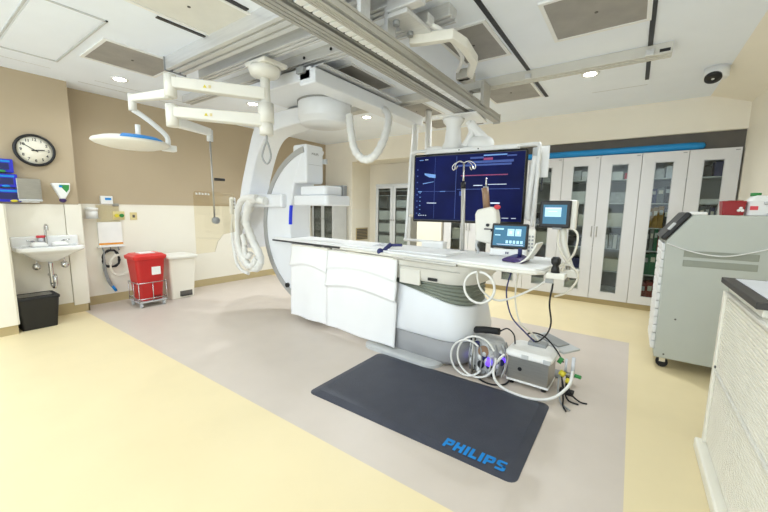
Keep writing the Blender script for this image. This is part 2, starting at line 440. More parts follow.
a_ = MB(); n_ = len(o_); ii = list(reversed(i_))
L = []
for k in range(n_):
    (ox,oz),(ix,iz) = o_[k], ii[k]
    L.append([(ox,2.95,oz),(ix,2.95,iz),(ix,3.27,iz),(ox,3.27,oz)])
a_.loft(L); a_.build('support_arm','equip_white',r,bevel=.035,seg=3)
e = MB(); L = []
for k in range(8,n_):
    ox,oz = o_[k]; L.append([(ox-.012,2.985,oz),(ox+.004,2.985,oz),(ox+.004,3.235,oz),(ox-.012,3.235,oz)])
e.loft(L); e.build('support_arm_edge','grey_plastic',r)
# C arc: outer circle, flatter inner arc
L = []; Lr_ = []; Li = []
N = 40
for k in range(N+1):
    t = math.radians(103+154*k/N)
    ox, oz = CX+1.02*math.cos(t), CZc+1.0*math.sin(t)
    # inner point at same height fraction
    th = math.asin(max(-1,min(1,(oz-CZc)/1.75*.97)))
    ix, iz = -1.79-1.75*math.cos(th), CZc+1.75*math.sin(th)
    if k == 0 or k == N: ix += .0
    L.append([(ox,2.95,oz),(ix,2.95,iz),(ix,3.29,iz),(ox,3.29,oz)])
    dx,dz = math.cos(t), math.sin(t)
    Lr_.append([(ox-.065*dx,2.936,oz-.065*dz),(ox-.0*dx,2.936,oz-.0*dz),(ox-.0*dx,2.952,oz-.0*dz),(ox-.065*dx,2.952,oz-.065*dz)])
arc = MB().loft(L).build('arc','equip_white',r,bevel=.025,seg=3)
MB().loft(Lr_).build('arc_track','track_grey',arc)
b = MB(); b.box(-3.48,2.955,1.68,-3.24,3.25,2.14); b.build('arc_head','equip_white',r,bevel=.03,seg=3)
text_mb('PHILIPS',.035,frame_M((-3.237,3.10,2.03),(0,1,0),(0,0,1)),bold=.001).build('lettering','grey_plastic',r)
b = MB(); b.box(-3.242,2.99,1.90,-3.235,3.22,1.905); b.box(-3.25,3.24,1.93,-3.20,3.28,1.99)
b.build('head_detail','light_grey',r,bevel=.002)
# detector
d = MB(); d.prism(rrect(-3.34,-2.90,2.93,3.24,.05),'z',1.53,1.64); d.build('detector_housing','equip_white',r,bevel=.02,seg=3)
d = MB(); d.prism(rrect(-3.42,-2.84,2.89,3.32,.05),'z',1.41,1.53); d.build('flat_detector','equip_white',r,bevel=.02,seg=3)
bx(-3.3,3.24,1.5,-2.9,3.31,1.66).build('detector_back','grey_plastic',r,bevel=.01)
# sleeve and tube
d = MB(); d.box(-4.46,2.87,1.38,-3.60,3.36,1.55); d.build('sleeve','equip_white',r,bevel=.03,seg=3)
d = MB(); d.box(-3.6,2.98,.12,-2.9,3.27,.45); d.build('x_ray_tube','equip_white',r,bevel=.05,seg=3)
L = []
for k in range(7):
    z = 1.17+.24*k/6; th = math.asin((z-CZc)/1.75); x = -1.79-1.75*math.cos(th)
    L.append([(x-.016,2.94,z),(x+.008,2.94,z),(x+.008,2.975,z),(x-.016,2.975,z)])
MB().loft(L).build('status_light','led_blue',r)
# hoses of the sleeve
def hose(name,pts,rad,m,label=None,cat='hose',group=None,parent=None,ribs=False,n=8):
    P = smooth_path(pts,8)
    mb = MB()
    if ribs:
        k = len(P); mb.tube(P,lambda t:rad*(1+.07*math.sin(t*k*2.2)),n=12,k=2)
    else: mb.tube(P,rad,n=n,k=1)
    o = mb.build(name,m,parent,origin=None if parent else pts[0])
    if label: tag(o,label,cat,group)
    return o
hose('sleeve_hose',[(-3.85,2.82,1.46),(-4.10,2.78,1.46),(-4.22,2.78,1.2),(-4.10,2.78,.95),(-3.94,2.78,.72),(-4.00,2.76,.58),(-4.22,2.76,.62),(-4.42,2.78,.80),(-4.46,2.8,1.0),(-4.38,2.83,1.2),(-4.25,2.9,1.42)],.05,'hose',parent=r,ribs=True)
hose('sleeve_hose',[(-3.95,2.76,1.50),(-4.24,2.74,1.47),(-4.38,2.74,1.2),(-4.32,2.72,.84),(-4.18,2.72,.66),(-4.06,2.72,.60),(-3.96,2.74,.72)],.042,'hose',parent=r,ribs=True)
hose('sleeve_hose',[(-4.28,2.76,1.0),(-4.22,2.74,.90),(-4.20,2.73,.78),(-4.13,2.72,.72),(-4.08,2.74,.78)],.036,'hose',parent=r,ribs=True)
cy((-3.60,2.92,.38),(-3.60,2.95,.38),.03,n=14).build('knob','black',r)
# hand switch
r2 = thing('hand_switch','white hand switch with grey buttons hanging beside the C-arm hoses','hand control',(-4.6,2.8,1.27))
bx(-4.64,2.79,1.27,-4.58,2.87,1.51).build('body','white_plastic',r2,bevel=.02,seg=3)
for k in range(3): cy((-4.585,2.83,1.36+k*.045),(-4.572,2.83,1.36+k*.045),.011,n=10).build('button','grey_plastic',r2)
hose('cord',[(-4.6,2.83,1.28),(-4.60,2.80,1.05),(-4.54,2.78,.8),(-4.42,2.74,.62),(-4.28,2.72,.53),(-4.12,2.72,.5)],.022,'hose',parent=r2)
# supply hoses from the ceiling beam
hose('hose',[(-2.72,3.14,2.42),(-2.65,3.08,2.25),(-2.56,3.04,2.03),(-2.42,3.03,1.91),(-2.30,3.07,1.95),(-2.27,3.2,2.15),(-2.36,3.4,2.4),(-2.56,3.6,2.57)],.042,'hose','thick white hose hanging in a U from the carriage beam beside the hub','hose',ribs=True)
# vertical hoses of the monitor
hose('hose',[(-2.66,4.45,2.60),(-2.60,4.40,2.48),(-2.55,4.30,2.2),(-2.53,4.22,1.9),(-2.47,4.12,1.5),(-2.42,4.05,1.3)],.045,'hose','white hose dropping from the carriage beam end to the left monitor edge','hose')
hose('hose',[(-2.6,4.78,2.83),(-2.58,4.75,2.5),(-2.56,4.72,2.2),(-2.5,4.6,1.9)],.05,'hose','straight white ceiling hose just behind the upper left corner of the big monitor','hose')

# ================================================================= SURGICAL LAMP / SHIELD
K = (-2.96,2.2)
r = thing('surgical_lamp','cream ceiling boom whose upper arm carries a flat round surgical lamp','surgical lamp',(K[0],K[1],2.7))
b = MB(); b.box(-3.1,2.08,2.68,-2.80,2.34,2.72); b.build('mounting_plate','cream_plastic',r,bevel=.01)
MB().lathe([(.001,2.69),(.13,2.69),(.15,2.66),(.13,2.61),(.06,2.585),(.001,2.58)],(*K,0)).build('canopy','cream_plastic',r)
cy((*K,2.6),(*K,2.30),.045).build('column','cream_plastic',r)
cy((*K,2.36),(*K,2.18),.075).build('collar','cream_plastic',r)
J = (-3.43,1.56)
def arm(p,q,w0,w1,h0,h1,m,name,par):
    p = Vector(p); q = Vector(q); d = (q-p).normalized(); n_ = Vector((d.y,-d.x,0)).normalized(); L=[]
    for c_,w_,h_ in ((p,w0,h0),(q,w1,h1)):
        L.append([c_+n_*w_*a_+Vector((0,0,h_*b_)) for a_,b_ in ((-1,-1),(1,-1),(1,1),(-1,1))])
    return MB().loft(L).build(name,m,par,bevel=.012,seg=3)
ua = arm((*K,2.44),(*J,2.455),.055,.045,.055,.045,'cream_plastic','upper_arm',r)
def warn(par,z,t_):
    p = Vector(K).lerp(Vector(J),t_); d = (Vector(K)-Vector(J)).normalized(); n_ = Vector((d.y,-d.x))
    p = p+n_*.0535
    for k,(s_,dx) in enumerate((('!',-.03),('A',.0),('!',.03))):
        pass
    M = frame_M((p.x,p.y,z),(d.x,d.y,0),(0,0,1))
    mb = MB(); 
    for dx in (-.02,):
        mb.add([M@Vector((dx-.016,-.012,.001)),M@Vector((dx+.016,-.012,.001)),M@Vector((dx,.016,.001))],[(0,1,2)])
    mb.build('warning_sticker','yellow',par)
    mb = MB(); mb.add([M@Vector(q) for q in ((.01,-.012,.001),(.03,-.012,.001),(.03,.014,.001),(.01,.014,.001))],[(0,1,2,3)])
    mb.build('warning_sticker','socket_tan',par)
warn(r,2.44,.62)
cy((*J,2.52),(*J,2.33),.05).build('elbow','cream_plastic',r)
T = (-3.93,1.44)
arm((*J,2.36),(*T,2.37),.035,.03,.04,.03,'cream_plastic','lower_arm',r)
cy((*T,2.41),(*T,2.26),.034).build('wrist','cream_plastic',r)
tb([(*T,2.27),(-3.93,1.52,2.23),(-3.93,1.64,2.15),(-3.93,1.725,2.07),(-3.93,1.73,1.99)],.024,n=12).build('yoke','white_plastic',r)
bx(-3.97,1.68,1.93,-3.89,1.80,1.99).build('pivot_block','white_plastic',r,bevel=.008)
hd = MB().lathe([(.001,2.035),(.12,2.035),(.24,2.02),(.305,1.995),(.315,1.98),(.29,1.96),(.2,1.935),(.001,1.925)],(-3.95,1.42,-.015),n=40).build('lamp_head','cream_plastic',r)
L=[]
for k in range(9):
    t_=math.radians(-35+k*8); 
    L.append([(-3.95+q*math.cos(t_),1.42+q*math.sin(t_),z) for q,z in ((.25,2.013),(.312,1.983),(.315,1.975),(.25,2.004))])
MB().loft(L).build('trim_band','logo_blue',hd)
cy((-3.93,1.47,2.02),(-3.93,1.47,2.14),.022).build('handle','white_plastic',hd)
r = thing('radiation_shield','clear acrylic shield hanging on a thin pole from the lower boom arm','shield',(K[0],K[1],2.2))
cy((*K,2.186),(*K,2.07),.065).build('collar','cream_plastic',r)
la = arm((*K,2.2),(*J,2.205),.055,.045,.055,.045,'cream_plastic','upper_arm',r)
warn(r,2.20,.62)
cy((*J,2.27),(*J,2.08),.05).build('elbow','cream_plastic',r)
Q = (-3.6,1.99)
arm((*J,2.13),(*Q,2.13),.035,.03,.045,.035,'white_plastic','lower_arm',r)
cy((*Q,2.15),(*Q,2.04),.03).build('wrist','light_grey',r)
cy((*Q,2.05),(-3.6,2.0,1.24),.009,n=10).build('pole','steel',r)
cy((-3.57,2.0,1.66),(-3.55,2.1,1.66),.014,n=10).build('handle','black',r)
MB().lathe([(.001,-.02),(.035,-.02),(.035,.02),(.001,.02)],(-3.58,2.0,1.235),ax='x').build('clamp','grey_plastic',r)
D = Vector((-.2,1,0)).normalized(); O = Vector((-3.575,1.78,0)); 
pl = [(0,.90),(.22,.90),(.26,1.0),(.34,1.08),(.50,1.10),(.50,1.53),(.02,1.53),(0,1.51)]
N2 = Vector((D.y,-D.x,0))*.004
MB().loft([[O+D*a_+Vector((0,0,z))+N2 for a_,z in pl],[O+D*a_+Vector((0,0,z))-N2 for a_,z in pl]]).build('panel','acrylic',r)
mk = MB()
for k in range(5):
    p = O+D*(.02+.035*k)+Vector((0,0,1.495))+N2*1.4
    mk.add([p,p+D*.022,p+D*.022+Vector((0,0,.022 if k%2 else .014)),p+Vector((0,0,.022))],[(0,1,2,3)])
mk.build('printed_marking','white_plastic',r)
# cord sling hanging from the column
tag(tb([(-2.96,2.2,2.07),(-2.96,2.2,2.02),(-2.985,2.185,1.95),(-3.0,2.175,1.86),(-2.965,2.2,1.80),(-2.93,2.22,1.86),(-2.94,2.215,1.95),(-2.96,2.2,2.02)],.009,n=8).build('cord_sling','grey_plastic',origin=(-2.96,2.2,2.07)),'grey cord loop hanging from the bottom of the lamp column','cord')

# ================================================================= PATIENT TABLE
TR = math.radians(-4); TO = (-3.87,2.92,0)
r = thing('patient_table','long white patient table with a grey and white pedestal','table',TO,TR)
def poly_loop(p,z): return [(a_,b_,z) for a_,b_ in p]
top = [(0,.02),(.05,0),(1.3,-.01),(1.95,-.04),(2.3,-.10),(3.28,-.12),(3.36,-.10),(3.40,-.03),(3.40,.50),(3.34,.60),(3.2,.62),(1.9,.58),(.05,.44),(0,.42)]
MB().loft([poly_loop(top,.965),poly_loop(top,.985)]).build('tabletop','mattress',r,bevel=.008,local=True,seg=3)
und = [(.0,.0),(1.30,-.018),(1.30,.45),(.0,.42)]
MB().loft([poly_loop(und,.945),poly_loop(und,.965)]).build('carbon_edge','carbon',r,local=True,bevel=.004)
b = MB(); b.box(.06,.0,.985,2.6,.40,1.0); b.build('mattress','mattress',r,bevel=.012,local=True,seg=3)
rm = [(1.3,-.02),(2.3,-.10),(3.28,-.125),(3.37,-.10),(3.41,-.03),(3.41,.5),(3.34,.6),(1.3,.56)]
MB().loft([poly_loop(rm,.937),poly_loop(rm,.966)]).build('rim','cream_plastic',r,bevel=.012,local=True,seg=3)
b = MB(); b.box(2.15,-.16,.935,2.78,-.135,.955)
for x in (2.2,2.7): b.box(x,-.15,.938,x+.04,-.10,.95)
b.build('side_rail','steel',r,bevel=.004,local=True)
# upper carriage
def rl(x0,x1,y0,y1,rad,zf): return [(a_,b_,zf(a_)) for a_,b_ in rrect(x0,x1,y0,y1,rad,8)]
zb = lambda x: .72-.18*max(0,min(1,(x-1.95)/.85))
zt = lambda x: .725+.02*max(0,min(1,(x-1.9)/.9))
b = MB(); b.loft([rl(1.5,2.82,.0,.60,.2,zt),rl(1.5,2.84,-.02,.62,.2,lambda x:zt(x)+.06),rl(1.5,2.9,-.03,.62,.2,lambda x:.86),rl(1.5,2.95,-.04,.62,.2,lambda x:.925)],sm=True); b.build('upper_frame','cream_plastic',r,local=True,bevel=.01)
bx(2.44,-.03,.76,2.53,-.015,.785).build('port','black',r,local=True)
b=MB(); b.box(1.9,-.045,.862,2.75,-.03,.868); b.build('frame_seam','cream_rail',r,local=True)
L=[]; NB=6
for k in range(NB*2+1):
    f_=k/(NB*2); off = .016 if k%2 else 0
    L.append(rl(1.9+off,2.79-off,.0+off,.60-off,.22,lambda x,f_=f_:(zb(x)-.015)*(1-f_)+(zt(x)+.01)*f_))
MB().loft(L,sm=False).build('bellows','bellows',r,local=True)
MB().loft([rl(1.85,2.82,-.03,.68,.24,lambda x:.24),rl(1.85,2.84,-.035,.69,.24,lambda x:.30),rl(1.87,2.83,-.02,.66,.24,lambda x:.42),rl(1.9,2.81,.0,.63,.24,zb)],sm=True).build('pedestal','equip_white',r,local=True,bevel=.012)
MB().loft([rl(1.9,2.77,.0,.64,.22,lambda x:.02),rl(1.86,2.81,-.02,.68,.24,lambda x:.06),rl(1.85,2.83,-.03,.68,.24,lambda x:.24)],sm=True).build('skirt','skirt_grey',r,local=True)
MB().loft([rl(1.75,2.6,-.15,.6,.12,lambda x:.0),rl(1.75,2.6,-.15,.6,.12,lambda x:.03),rl(1.8,2.55,-.12,.55,.12,lambda x:.04)]).build('foot_plate','light_grey',r,local=True)
bx(2.13,-.035,.70,2.36,-.012,.84).build('pedestal_panel','cream_plastic',r,local=True,bevel=.008)
# lead drapes: two, one per hanger
def drape(x0,x1,ztop,zbot0,zbot1,label,folds):
    nx,nz=30,70; 
    vs=[];fs=[]
    M_ = Matrix.Translation(Vector(TO))@Matrix.Rotation(TR,4,'Z')
    def yy(u,v):
        y=-.055-.012*math.sin(u*9+v*3)*v
        for vc,am in folds:
            d=v-(vc-.07*math.sin(PI*min(1,u*.9+.08)))
            y-= am*(math.exp(d/.14) if d<0 else math.exp(-(d/.012)**2))
        return y-.03*v
    for side in (0,1):
        for j in range(nz+1):
            v=j/nz
            for i in range(nx+1):
                u=i/nx; z=ztop+( (zbot0*(1-u)+zbot1*u)-ztop)*v
                vs.append(M_@Vector((x0+(x1-x0)*u+.008*math.sin(v*5)*(u-.5),yy(u,v)+side*.012,z)))
    n1=(nx+1)*(nz+1)
    for j in range(nz):
        for i in range(nx):
            a_=j*(nx+1)+i; fs.append((a_,a_+1,a_+nx+2,a_+nx+1)); fs.append((n1+a_,n1+a_+nx+1,n1+a_+nx+2,n1+a_+1))
    for j in range(nz):
        for i in (0,nx):
            a_=j*(nx+1)+i; fs.append((a_,a_+nx+1,n1+a_+nx+1,n1+a_))
    for i in range(nx):
        for j in (0,nz):
            a_=j*(nx+1)+i; fs.append((a_,n1+a_,n1+a_+1,a_+1))
    o=thing('lead_curtain',label,'curtain',tuple(M_@Vector(((x0+x1)/2,-.05,ztop))),TR,'white lead curtains on the table side')
    MB().add(vs,fs,True).build('curtain','drape',o)
    hb=MB(); hb.box((x0),-.06,ztop-.02,x1,-.02,ztop+.015); hb.v=[M_@v for v in hb.v]
    hb.build('hanger_bar','cream_plastic',o,bevel=.006)
drape(.50,1.15,.925,.07,-.0+.07,'left white lead curtain hanging from the head end of the table',[(.30,.03)])
drape(1.155,2.12,.915,.07,.06,'right white lead curtain hanging over the table pedestal',[(.24,.016),(.47,.034)])

TM = Matrix.Translation(Vector(TO))@Matrix.Rotation(TR,4,'Z')
def tw(x,y,z): return tuple(TM@Vector((x,y,z)))
# things standing on or clamped to the table
px_,py_,pz_ = tw(2.54,.42,.985)
r = thing('drip_stand','steel drip pole with four hooks clamped to the far edge of the table','drip stand',(px_,py_,pz_))
cy((px_,py_,pz_),(px_-.02,py_,pz_+.60),.019,n=14).build('pole','cream_rail',r)
cy((px_-.02,py_,pz_+.62),(px_-.025,py_,pz_+.835),.009,n=10).build('inner_pole','chrome',r)
cy((px_-.021,py_,pz_+.60),(px_-.022,py_,pz_+.66),.022,n=14).build('collar','black',r)
for dx,dy in ((.10,.0),(-.10,.0),(.05,.06),(-.05,-.06)):
    zt=pz_+.835; c0=Vector((px_-.025,py_,zt))
    d=Vector((dx,dy,0))
    tb([c0,c0+d*.5+Vector((0,0,.015)),c0+d+Vector((0,0,-.01)),c0+d*1.15+Vector((0,0,-.04)),c0+d+Vector((0,0,-.06)),c0+d*.8+Vector((0,0,-.03))],.005,n=6).build('hook','chrome',r)
ix,iy,iz = tw(2.78,.42,.985)
r = thing('contrast_injector','cream contrast injector head with an upright syringe on the far table edge','injector',(ix,iy,iz))
cy((ix+.05,iy,iz),(ix+.05,iy,iz+.2),.016,n=12).build('pole','steel',r)
MT=Matrix.Translation((ix,iy,iz+.26))@Matrix.Rotation(math.radians(-4),4,'Y')
b=MB(); pr_=[(-.10,-.13),(.08,-.17),(.10,.05),(.09,.14),(.05,.17),(-.08,.15),(-.10,.11)]
b.loft([[MT@Vector((a_,-.06,c_)) for a_,c_ in pr_],[MT@Vector((a_,.06,c_)) for a_,c_ in pr_]]); b.build('head','cream_plastic',r,bevel=.018,seg=3)
cy((ix-.02,iy,iz+.42),(ix-.045,iy,iz+.60),.03,n=14).build('syringe','syringe',r)
cy((ix-.035,iy,iz+.60),(ix-.04,iy,iz+.69),.008,n=8).build('syringe_tip','chrome',r)
bx(ix-.055,iy-.02,iz+.595,ix-.02,iy+.02,iz+.612).build('syringe_flange','grey_plastic',r)
MB().ell((ix+.075,iy,iz+.43),.03,.025,.022).build('knob','pink_red',r)
b=MB(); b.cyl((ix+.02,iy-.062,iz+.27),(ix+.02,iy-.075,iz+.27),.014,n=12); b.box(ix-.01,iy-.07,iz+.23,ix+.06,iy-.06,iz+.24); b.box(ix+.05,iy-.07,iz+.215,ix+.06,iy-.06,iz+.235)
b.build('latch','black',r)
cy((ix+.07,iy-.02,iz+.04),(ix+.07,iy-.05,iz+.04),.02,n=12).build('clamp_knob','black',r)
tb([(ix-.08,iy,iz+.14),(ix-.10,iy,iz+.08),(ix-.08,iy,iz+.03),(ix-.09,iy,iz+.0)],.012).build('tubing','scr_cyan' if False else 'light_grey',r)
# tablet console
tx,ty,tz = tw(3.02,.36,.985)
r = thing('touch_console','tablet sized touchscreen console with lit icons standing on the table','touchscreen',(tx,ty,tz),math.radians(4))
MT=Matrix.Translation((tx-.02,ty,tz+.185))@Matrix.Rotation(math.radians(4),4,'Z')@Matrix.Rotation(math.radians(-10),4,'X')@Matrix.Diagonal((.80,1,.86,1))
b=bx(-.19,0,-.125,.19,.03,.125,M=MT).build('housing','black',r,bevel=.012,seg=3)
bx(-.165,-.003,-.10,.165,.002,.10,M=MT).build('screen','scr_teal',r)
for i in range(5): bx(-.03+i*.037,-.005,-.075,-.005+i*.037,-.003,-.045,M=MT).build('icon','scr_pale',r)
for a_ in ((-.02,.0,.05,.07),(.06,.0,.12,.07),(-.15,.06,-.06,.075),(-.15,.0,-.09,.01)): bx(a_[0],-.005,a_[1],a_[2],-.003,a_[3],M=MT).build('icon','scr_pale',r)
for a_ in ((-.12,-.09,.15,-.085),(.0,.02,.03,.05),(.08,.02,.1,.05)): bx(a_[0],-.006,a_[1],a_[2],-.003,a_[3],M=MT).build('icon_light','scr_white',r)
bx(-.19,.0,-.20,.19,.04,-.13,M=MT).build('base','white_plastic',r,bevel=.01)
b=MB()
for x in (-.02,.0): b.box(x,-.006,-.18,x+.01,0,-.16,M=MT)
b.build('base_marks','navy',r)
r = thing('control_keypad','cream upright remote keypad with grey buttons just right of the touchscreen console','keypad',tw(3.24,.36,.985))
p_=Vector(tw(3.17,.40,.985))
bx(p_.x-.03,p_.y,p_.z,p_.x+.03,p_.y+.03,p_.z+.25).build('body','cream_plastic',r,bevel=.01)
for i in range(5):
    for j in range(2): bx(p_.x-.02+j*.025,p_.y-.003,p_.z+.06+i*.03,p_.x-.005+j*.025,p_.y,p_.z+.075+i*.03).build('button','grey_plastic',r)
# dark pad with bent cream plate
r = thing('arm_rest','dark purple padded rest with an upswept cream plate on the table end','arm rest',tw(3.1,.12,.985))
L=[]
for k in range(9):
    t_=k/8; h_=.05*math.sin(PI*min(1,t_*.75+.12)); L.append([tw(3.05+.17*t_,.08-.03*t_,.987),tw(3.05+.17*t_,.24,.987),tw(3.05+.17*t_,.24,.990+h_),tw(3.05+.17*t_,.08-.03*t_,.990+h_*.8)])
MB().loft(L).build('pad','purple',r,bevel=.01,seg=3)
L=[]
for k in range(9):
    t_=k/8; x=3.17+.14*t_; z=.99+.16*t_*t_
    L.append([tw(x,.05,z),tw(x,.2,z),tw(x+.012,.2,z-.004),tw(x+.012,.05,z-.004)])
MB().loft(L).build('plate','cream_plastic',r)
cy(tw(3.17,.14,1.03),tw(3.17,.14,1.09),.016,n=12).build('knob','navy',r)
# joystick
jx,jy,jz = tw(3.42,-.02,.97)
r = thing('joystick','black joystick on a small cream box at the right end of the table','joystick',(jx,jy,jz))
bx(jx-.0,jy-.05,jz-.05,jx+.12,jy+.05,jz-.01).build('box','cream_plastic',r,bevel=.008)
MB().lathe([(.001,jz-.012),(.03,jz-.012),(.026,jz+.02),(.018,jz+.04),(.03,jz+.055),(.032,jz+.085),(.02,jz+.1),(.001,jz+.1)],(jx+.05,jy,0),n=18).build('stick','black',r)
bx(jx+.0,jy-.055,jz-.08,jx+.05,jy-.045,jz-.05).build('connector','grey_plastic',r)
# blue clamp and crumpled film
cx,cyy,cz = tw(1.95,.02,.985)
r = thing('table_clamp','navy blue twist clamp on the near edge of the table','clamp',(cx,cyy,cz))
cy((cx-.05,cyy-.05,cz-.03),(cx+.02,cyy+.02,cz+.06),.022,n=14).build('grip','navy',r)
MB().ell((cx-.055,cyy-.06,cz-.015),.035,.03,.035).build('knob','navy',r)
cy((cx+.02,cyy+.02,cz+.05),(cx+.13,cyy+.04,cz+.055),.014,n=10).build('lever','book_blue',r)
random.seed(3)
vs=[];fs=[];nn=9
for j in range(nn):
    for i in range(nn):
        vs.append(tw(1.66+.24*i/(nn-1)+random.uniform(-.01,.01),.12+.16*j/(nn-1)+random.uniform(-.01,.01),1.003+random.uniform(0,.022)*(1 if 0<i<nn-1 and 0<j<nn-1 else .1)))
for j in range(nn-1):
    for i in range(nn-1): fs.append((j*nn+i,j*nn+i+1,j*nn+nn+i+1,j*nn+nn+i))
o=MB().add(vs,fs).build('plastic_film','bottle_clear',origin=tw(1.78,.2,1.0)); so=o.modifiers.new('Solid','SOLIDIFY'); so.thickness=.003
tag(o,'crumpled clear plastic film lying on the table beside the blue clamp','film')
bxw=tw(2.2,.46,.985)
r=thing('small_box','small white lidded box on the far side of the table under the monitor','box',bxw)
bx(bxw[0]-.12,bxw[1]-.05,bxw[2],bxw[0]+.12,bxw[1]+.05,bxw[2]+.07).build('body','white_plastic',r,bevel=.006)
bx(bxw[0]-.125,bxw[1]-.055,bxw[2]+.06,bxw[0]+.125,bxw[1]+.055,bxw[2]+.08).build('lid','paper',r,bevel=.006)

# ================================================================= BIG MONITOR
MR=math.radians(6.5); MO=(-1.615,3.89,1.0)
r = thing('ceiling_monitor','very large black screen showing navy readouts, hung from the ceiling rails','monitor',MO,MR)
# local x along screen, y depth away
bx(-.65,0,.235,.66,.07,1.045).build('bezel','black_gloss',r,bevel=.02,local=True,seg=3)
bx(-.625,-.004,.265,.635,.002,1.015).build('screen','navy_screen',r,local=True)
class Rects(list):
    def build(s_,nm_,m_,par_,local=True):
        for q in s_: bx(q[0],q[4],q[1],q[2],q[4]+.004,q[3]).build(nm_,m_,par_,local=True)
    def prism(s_,P,ax,a,b_): MB().prism(P,ax,a,b_).build('readout_trace','scr_cyan',r,local=True)
def rect(mb,x0,z0,x1,z1,y=-.007): mb.append((x0,z0,x1,z1,y))
g=Rects()
rect(g,.02,.91,.52,.935);rect(g,-.09,.88,.5,.90);rect(g,-.09,.62,.6,.626);rect(g,-.52,.60,-.1,.604);rect(g,-.11,.28,-.105,1.0);rect(g,-.37,.28,-.367,1.0);rect(g,-.06,.55,.0,.60);rect(g,.05,.96,.2,.98);rect(g,.45,.97,.55,.985)
for k in range(8): rect(g,-.60,.33+k*.075,-.585,.345+k*.075)
g.build('readout_blue','scr_blue',r,local=True)
g=Rects()
L=[(-.5,.82),(-.36,.80),(-.36,.76),(-.44,.77),(-.5,.80)]
g.prism(L,'y',-.007,-.003); g.prism([(-.52,.70),(-.38,.72),(-.38,.715),(-.52,.69)],'y',-.007,-.003)
for k in range(6): rect(g,-.56,.33+k*.05,-.545,.338+k*.05)
rect(g,-.58,.595,-.53,.605); rect(g,-.30,.598,-.23,.605); rect(g,.2,.985,.45,.998); rect(g,-.57,.97,-.52,.978)
g.build('readout_pale','scr_cyan',r,local=True)
g=Rects(); rect(g,-.46,.46,-.34,.468); rect(g,.30,.46,.40,.475); rect(g,.1,.66,.2,.668); rect(g,.26,.67,.46,.676);rect(g,.43,.30,.5,.306);rect(g,.53,.30,.58,.306)
rect(g,-.5,.975,-.46,.981)
for k in range(4): rect(g,-.57+k*.03,.31,-.555+k*.03,.318)
g.build('readout_white','scr_white',r,local=True)
g=Rects(); rect(g,-.05,.772,.47,.782); rect(g,.2,.94,.3,.965); g.build('readout_red','scr_red',r,local=True)
bx(-.60,.07,.30,.60,.16,1.0).build('back_cover','light_grey',r,bevel=.02,local=True)
bx(-.5,.02,1.045,.55,.16,1.10).build('top_bar','white_plastic',r,bevel=.012,local=True)
for x in (-.1,.12): bx(x,.019,1.066,x+.014,.022,1.08).build('indicator','black',r,local=True)
MB().tube([(-.5,.06,1.09),(-.62,.05,1.09),(-.70,.04,1.06),(-.705,.03,.9),(-.71,.0,.5),(-.73,.0,.05),(-.73,.0,.0)],.02,n=10).build('frame_tube','white_plastic',r,local=True)
MB().tube([(-.75,-.02,.0),(-.5,-.02,.0),(-.36,-.02,.0)],.016,n=10).build('lower_bar','white_plastic',r,local=True)
MB().tube([(.5,.06,1.08),(.68,.05,1.085),(.74,.04,1.08),(.765,.02,1.03),(.76,.0,.6),(.745,.0,.22)],.022,n=10).build('frame_tube','white_plastic',r,local=True)
MB().tube([(.73,.05,.95),(.72,.03,.88),(.70,.02,.6),(.69,.03,.36),(.70,.05,.3)],.03,n=12).build('grip_bar','white_plastic',r,local=True)
bx(.69,.09,.28,.77,.12,1.06).build('side_panel','light_grey',r,bevel=.01,local=True)
bx(.765,.06,.74,.86,.08,1.065).build('side_screen','white_plastic',r,bevel=.006,local=True)
bx(.80,.06,.60,.812,.10,.74).build('side_screen_stem','black',r,local=True)
# suspension
b=MB(); b.box(-.36,-.02,1.46,.10,.5,1.475); b.build('carriage','white_plastic',r,bevel=.006,local=True)
MB().lathe([(.001,1.462),(.13,1.462),(.12,1.42),(.085,1.38),(.10,1.2),(.14,1.11),(.001,1.10)],(-.22,.17,0),n=24).build('column','white_plastic',r,local=True)
MB().tube([(-.03,.14,1.40),(.02,.12,1.28),(-.06,.1,1.12)],.04,n=10).build('brace','white_plastic',r,local=True)
MB().tube([(.0,.12,1.38),(.08,.12,1.28),(.16,.12,1.2),(.22,.12,1.11)],.05,n=10).build('brace','white_plastic',r,local=True)
MB().ell((.12,.12,1.14),.16,.09,.10).build('joint_cover','white_plastic',r,local=True)
MB().ell((-.42,.1,1.10),.13,.06,.05).build('cable_bundle','paper',r,local=True)

# ================================================================= SMALL MONITOR ON ITS ARM
sx,sy=-.53,3.25
r = thing('patient_monitor','small square vital signs monitor with a lit blue screen beyond the table end','monitor',(sx,sy,.94))
bx(sx-.13,sy,1.245,sx+.11,sy+.06,1.475).build('housing','black',r,bevel=.012,seg=3)
bx(sx+.08,sy+.03,1.235,sx+.15,sy+.12,1.48).build('back_shell','cream_plastic',r,bevel=.015)
bx(sx-.10,sy-.004,1.28,sx+.08,sy+.002,1.44).build('screen','scr_teal',r)
g=MB(); g.box(sx-.085,sy-.007,1.34,sx+.04,sy-.003,1.405); g.build('screen_window','scr_pale',r)
g=MB(); g.box(sx-.085,sy-.008,1.405,sx+.04,sy-.003,1.417); g.box(sx-.06,sy-.009,1.38,sx+.01,sy-.006,1.388); g.build('screen_title','scr_white',r)
bx(sx-.02,sy-.003,1.235,sx+.05,sy+.03,1.25).build('front_keys','grey_plastic',r)
MB().tube([(sx+.05,sy+.08,1.25),(sx+.07,sy+.09,1.1),(sx+.12,sy+.08,.95),(sx+.16,sy+.07,.86)],.026,n=10).build('support_arm','cream_plastic',r)
bx(sx+.06,sy+.02,.83,sx+.2,sy+.12,.90).build('bracket','cream_plastic',r,bevel=.01)
bx(-.52,sy+.0,.935,sx+.14,sy+.06,.955).build('table_bracket','cream_plastic',r,bevel=.004)
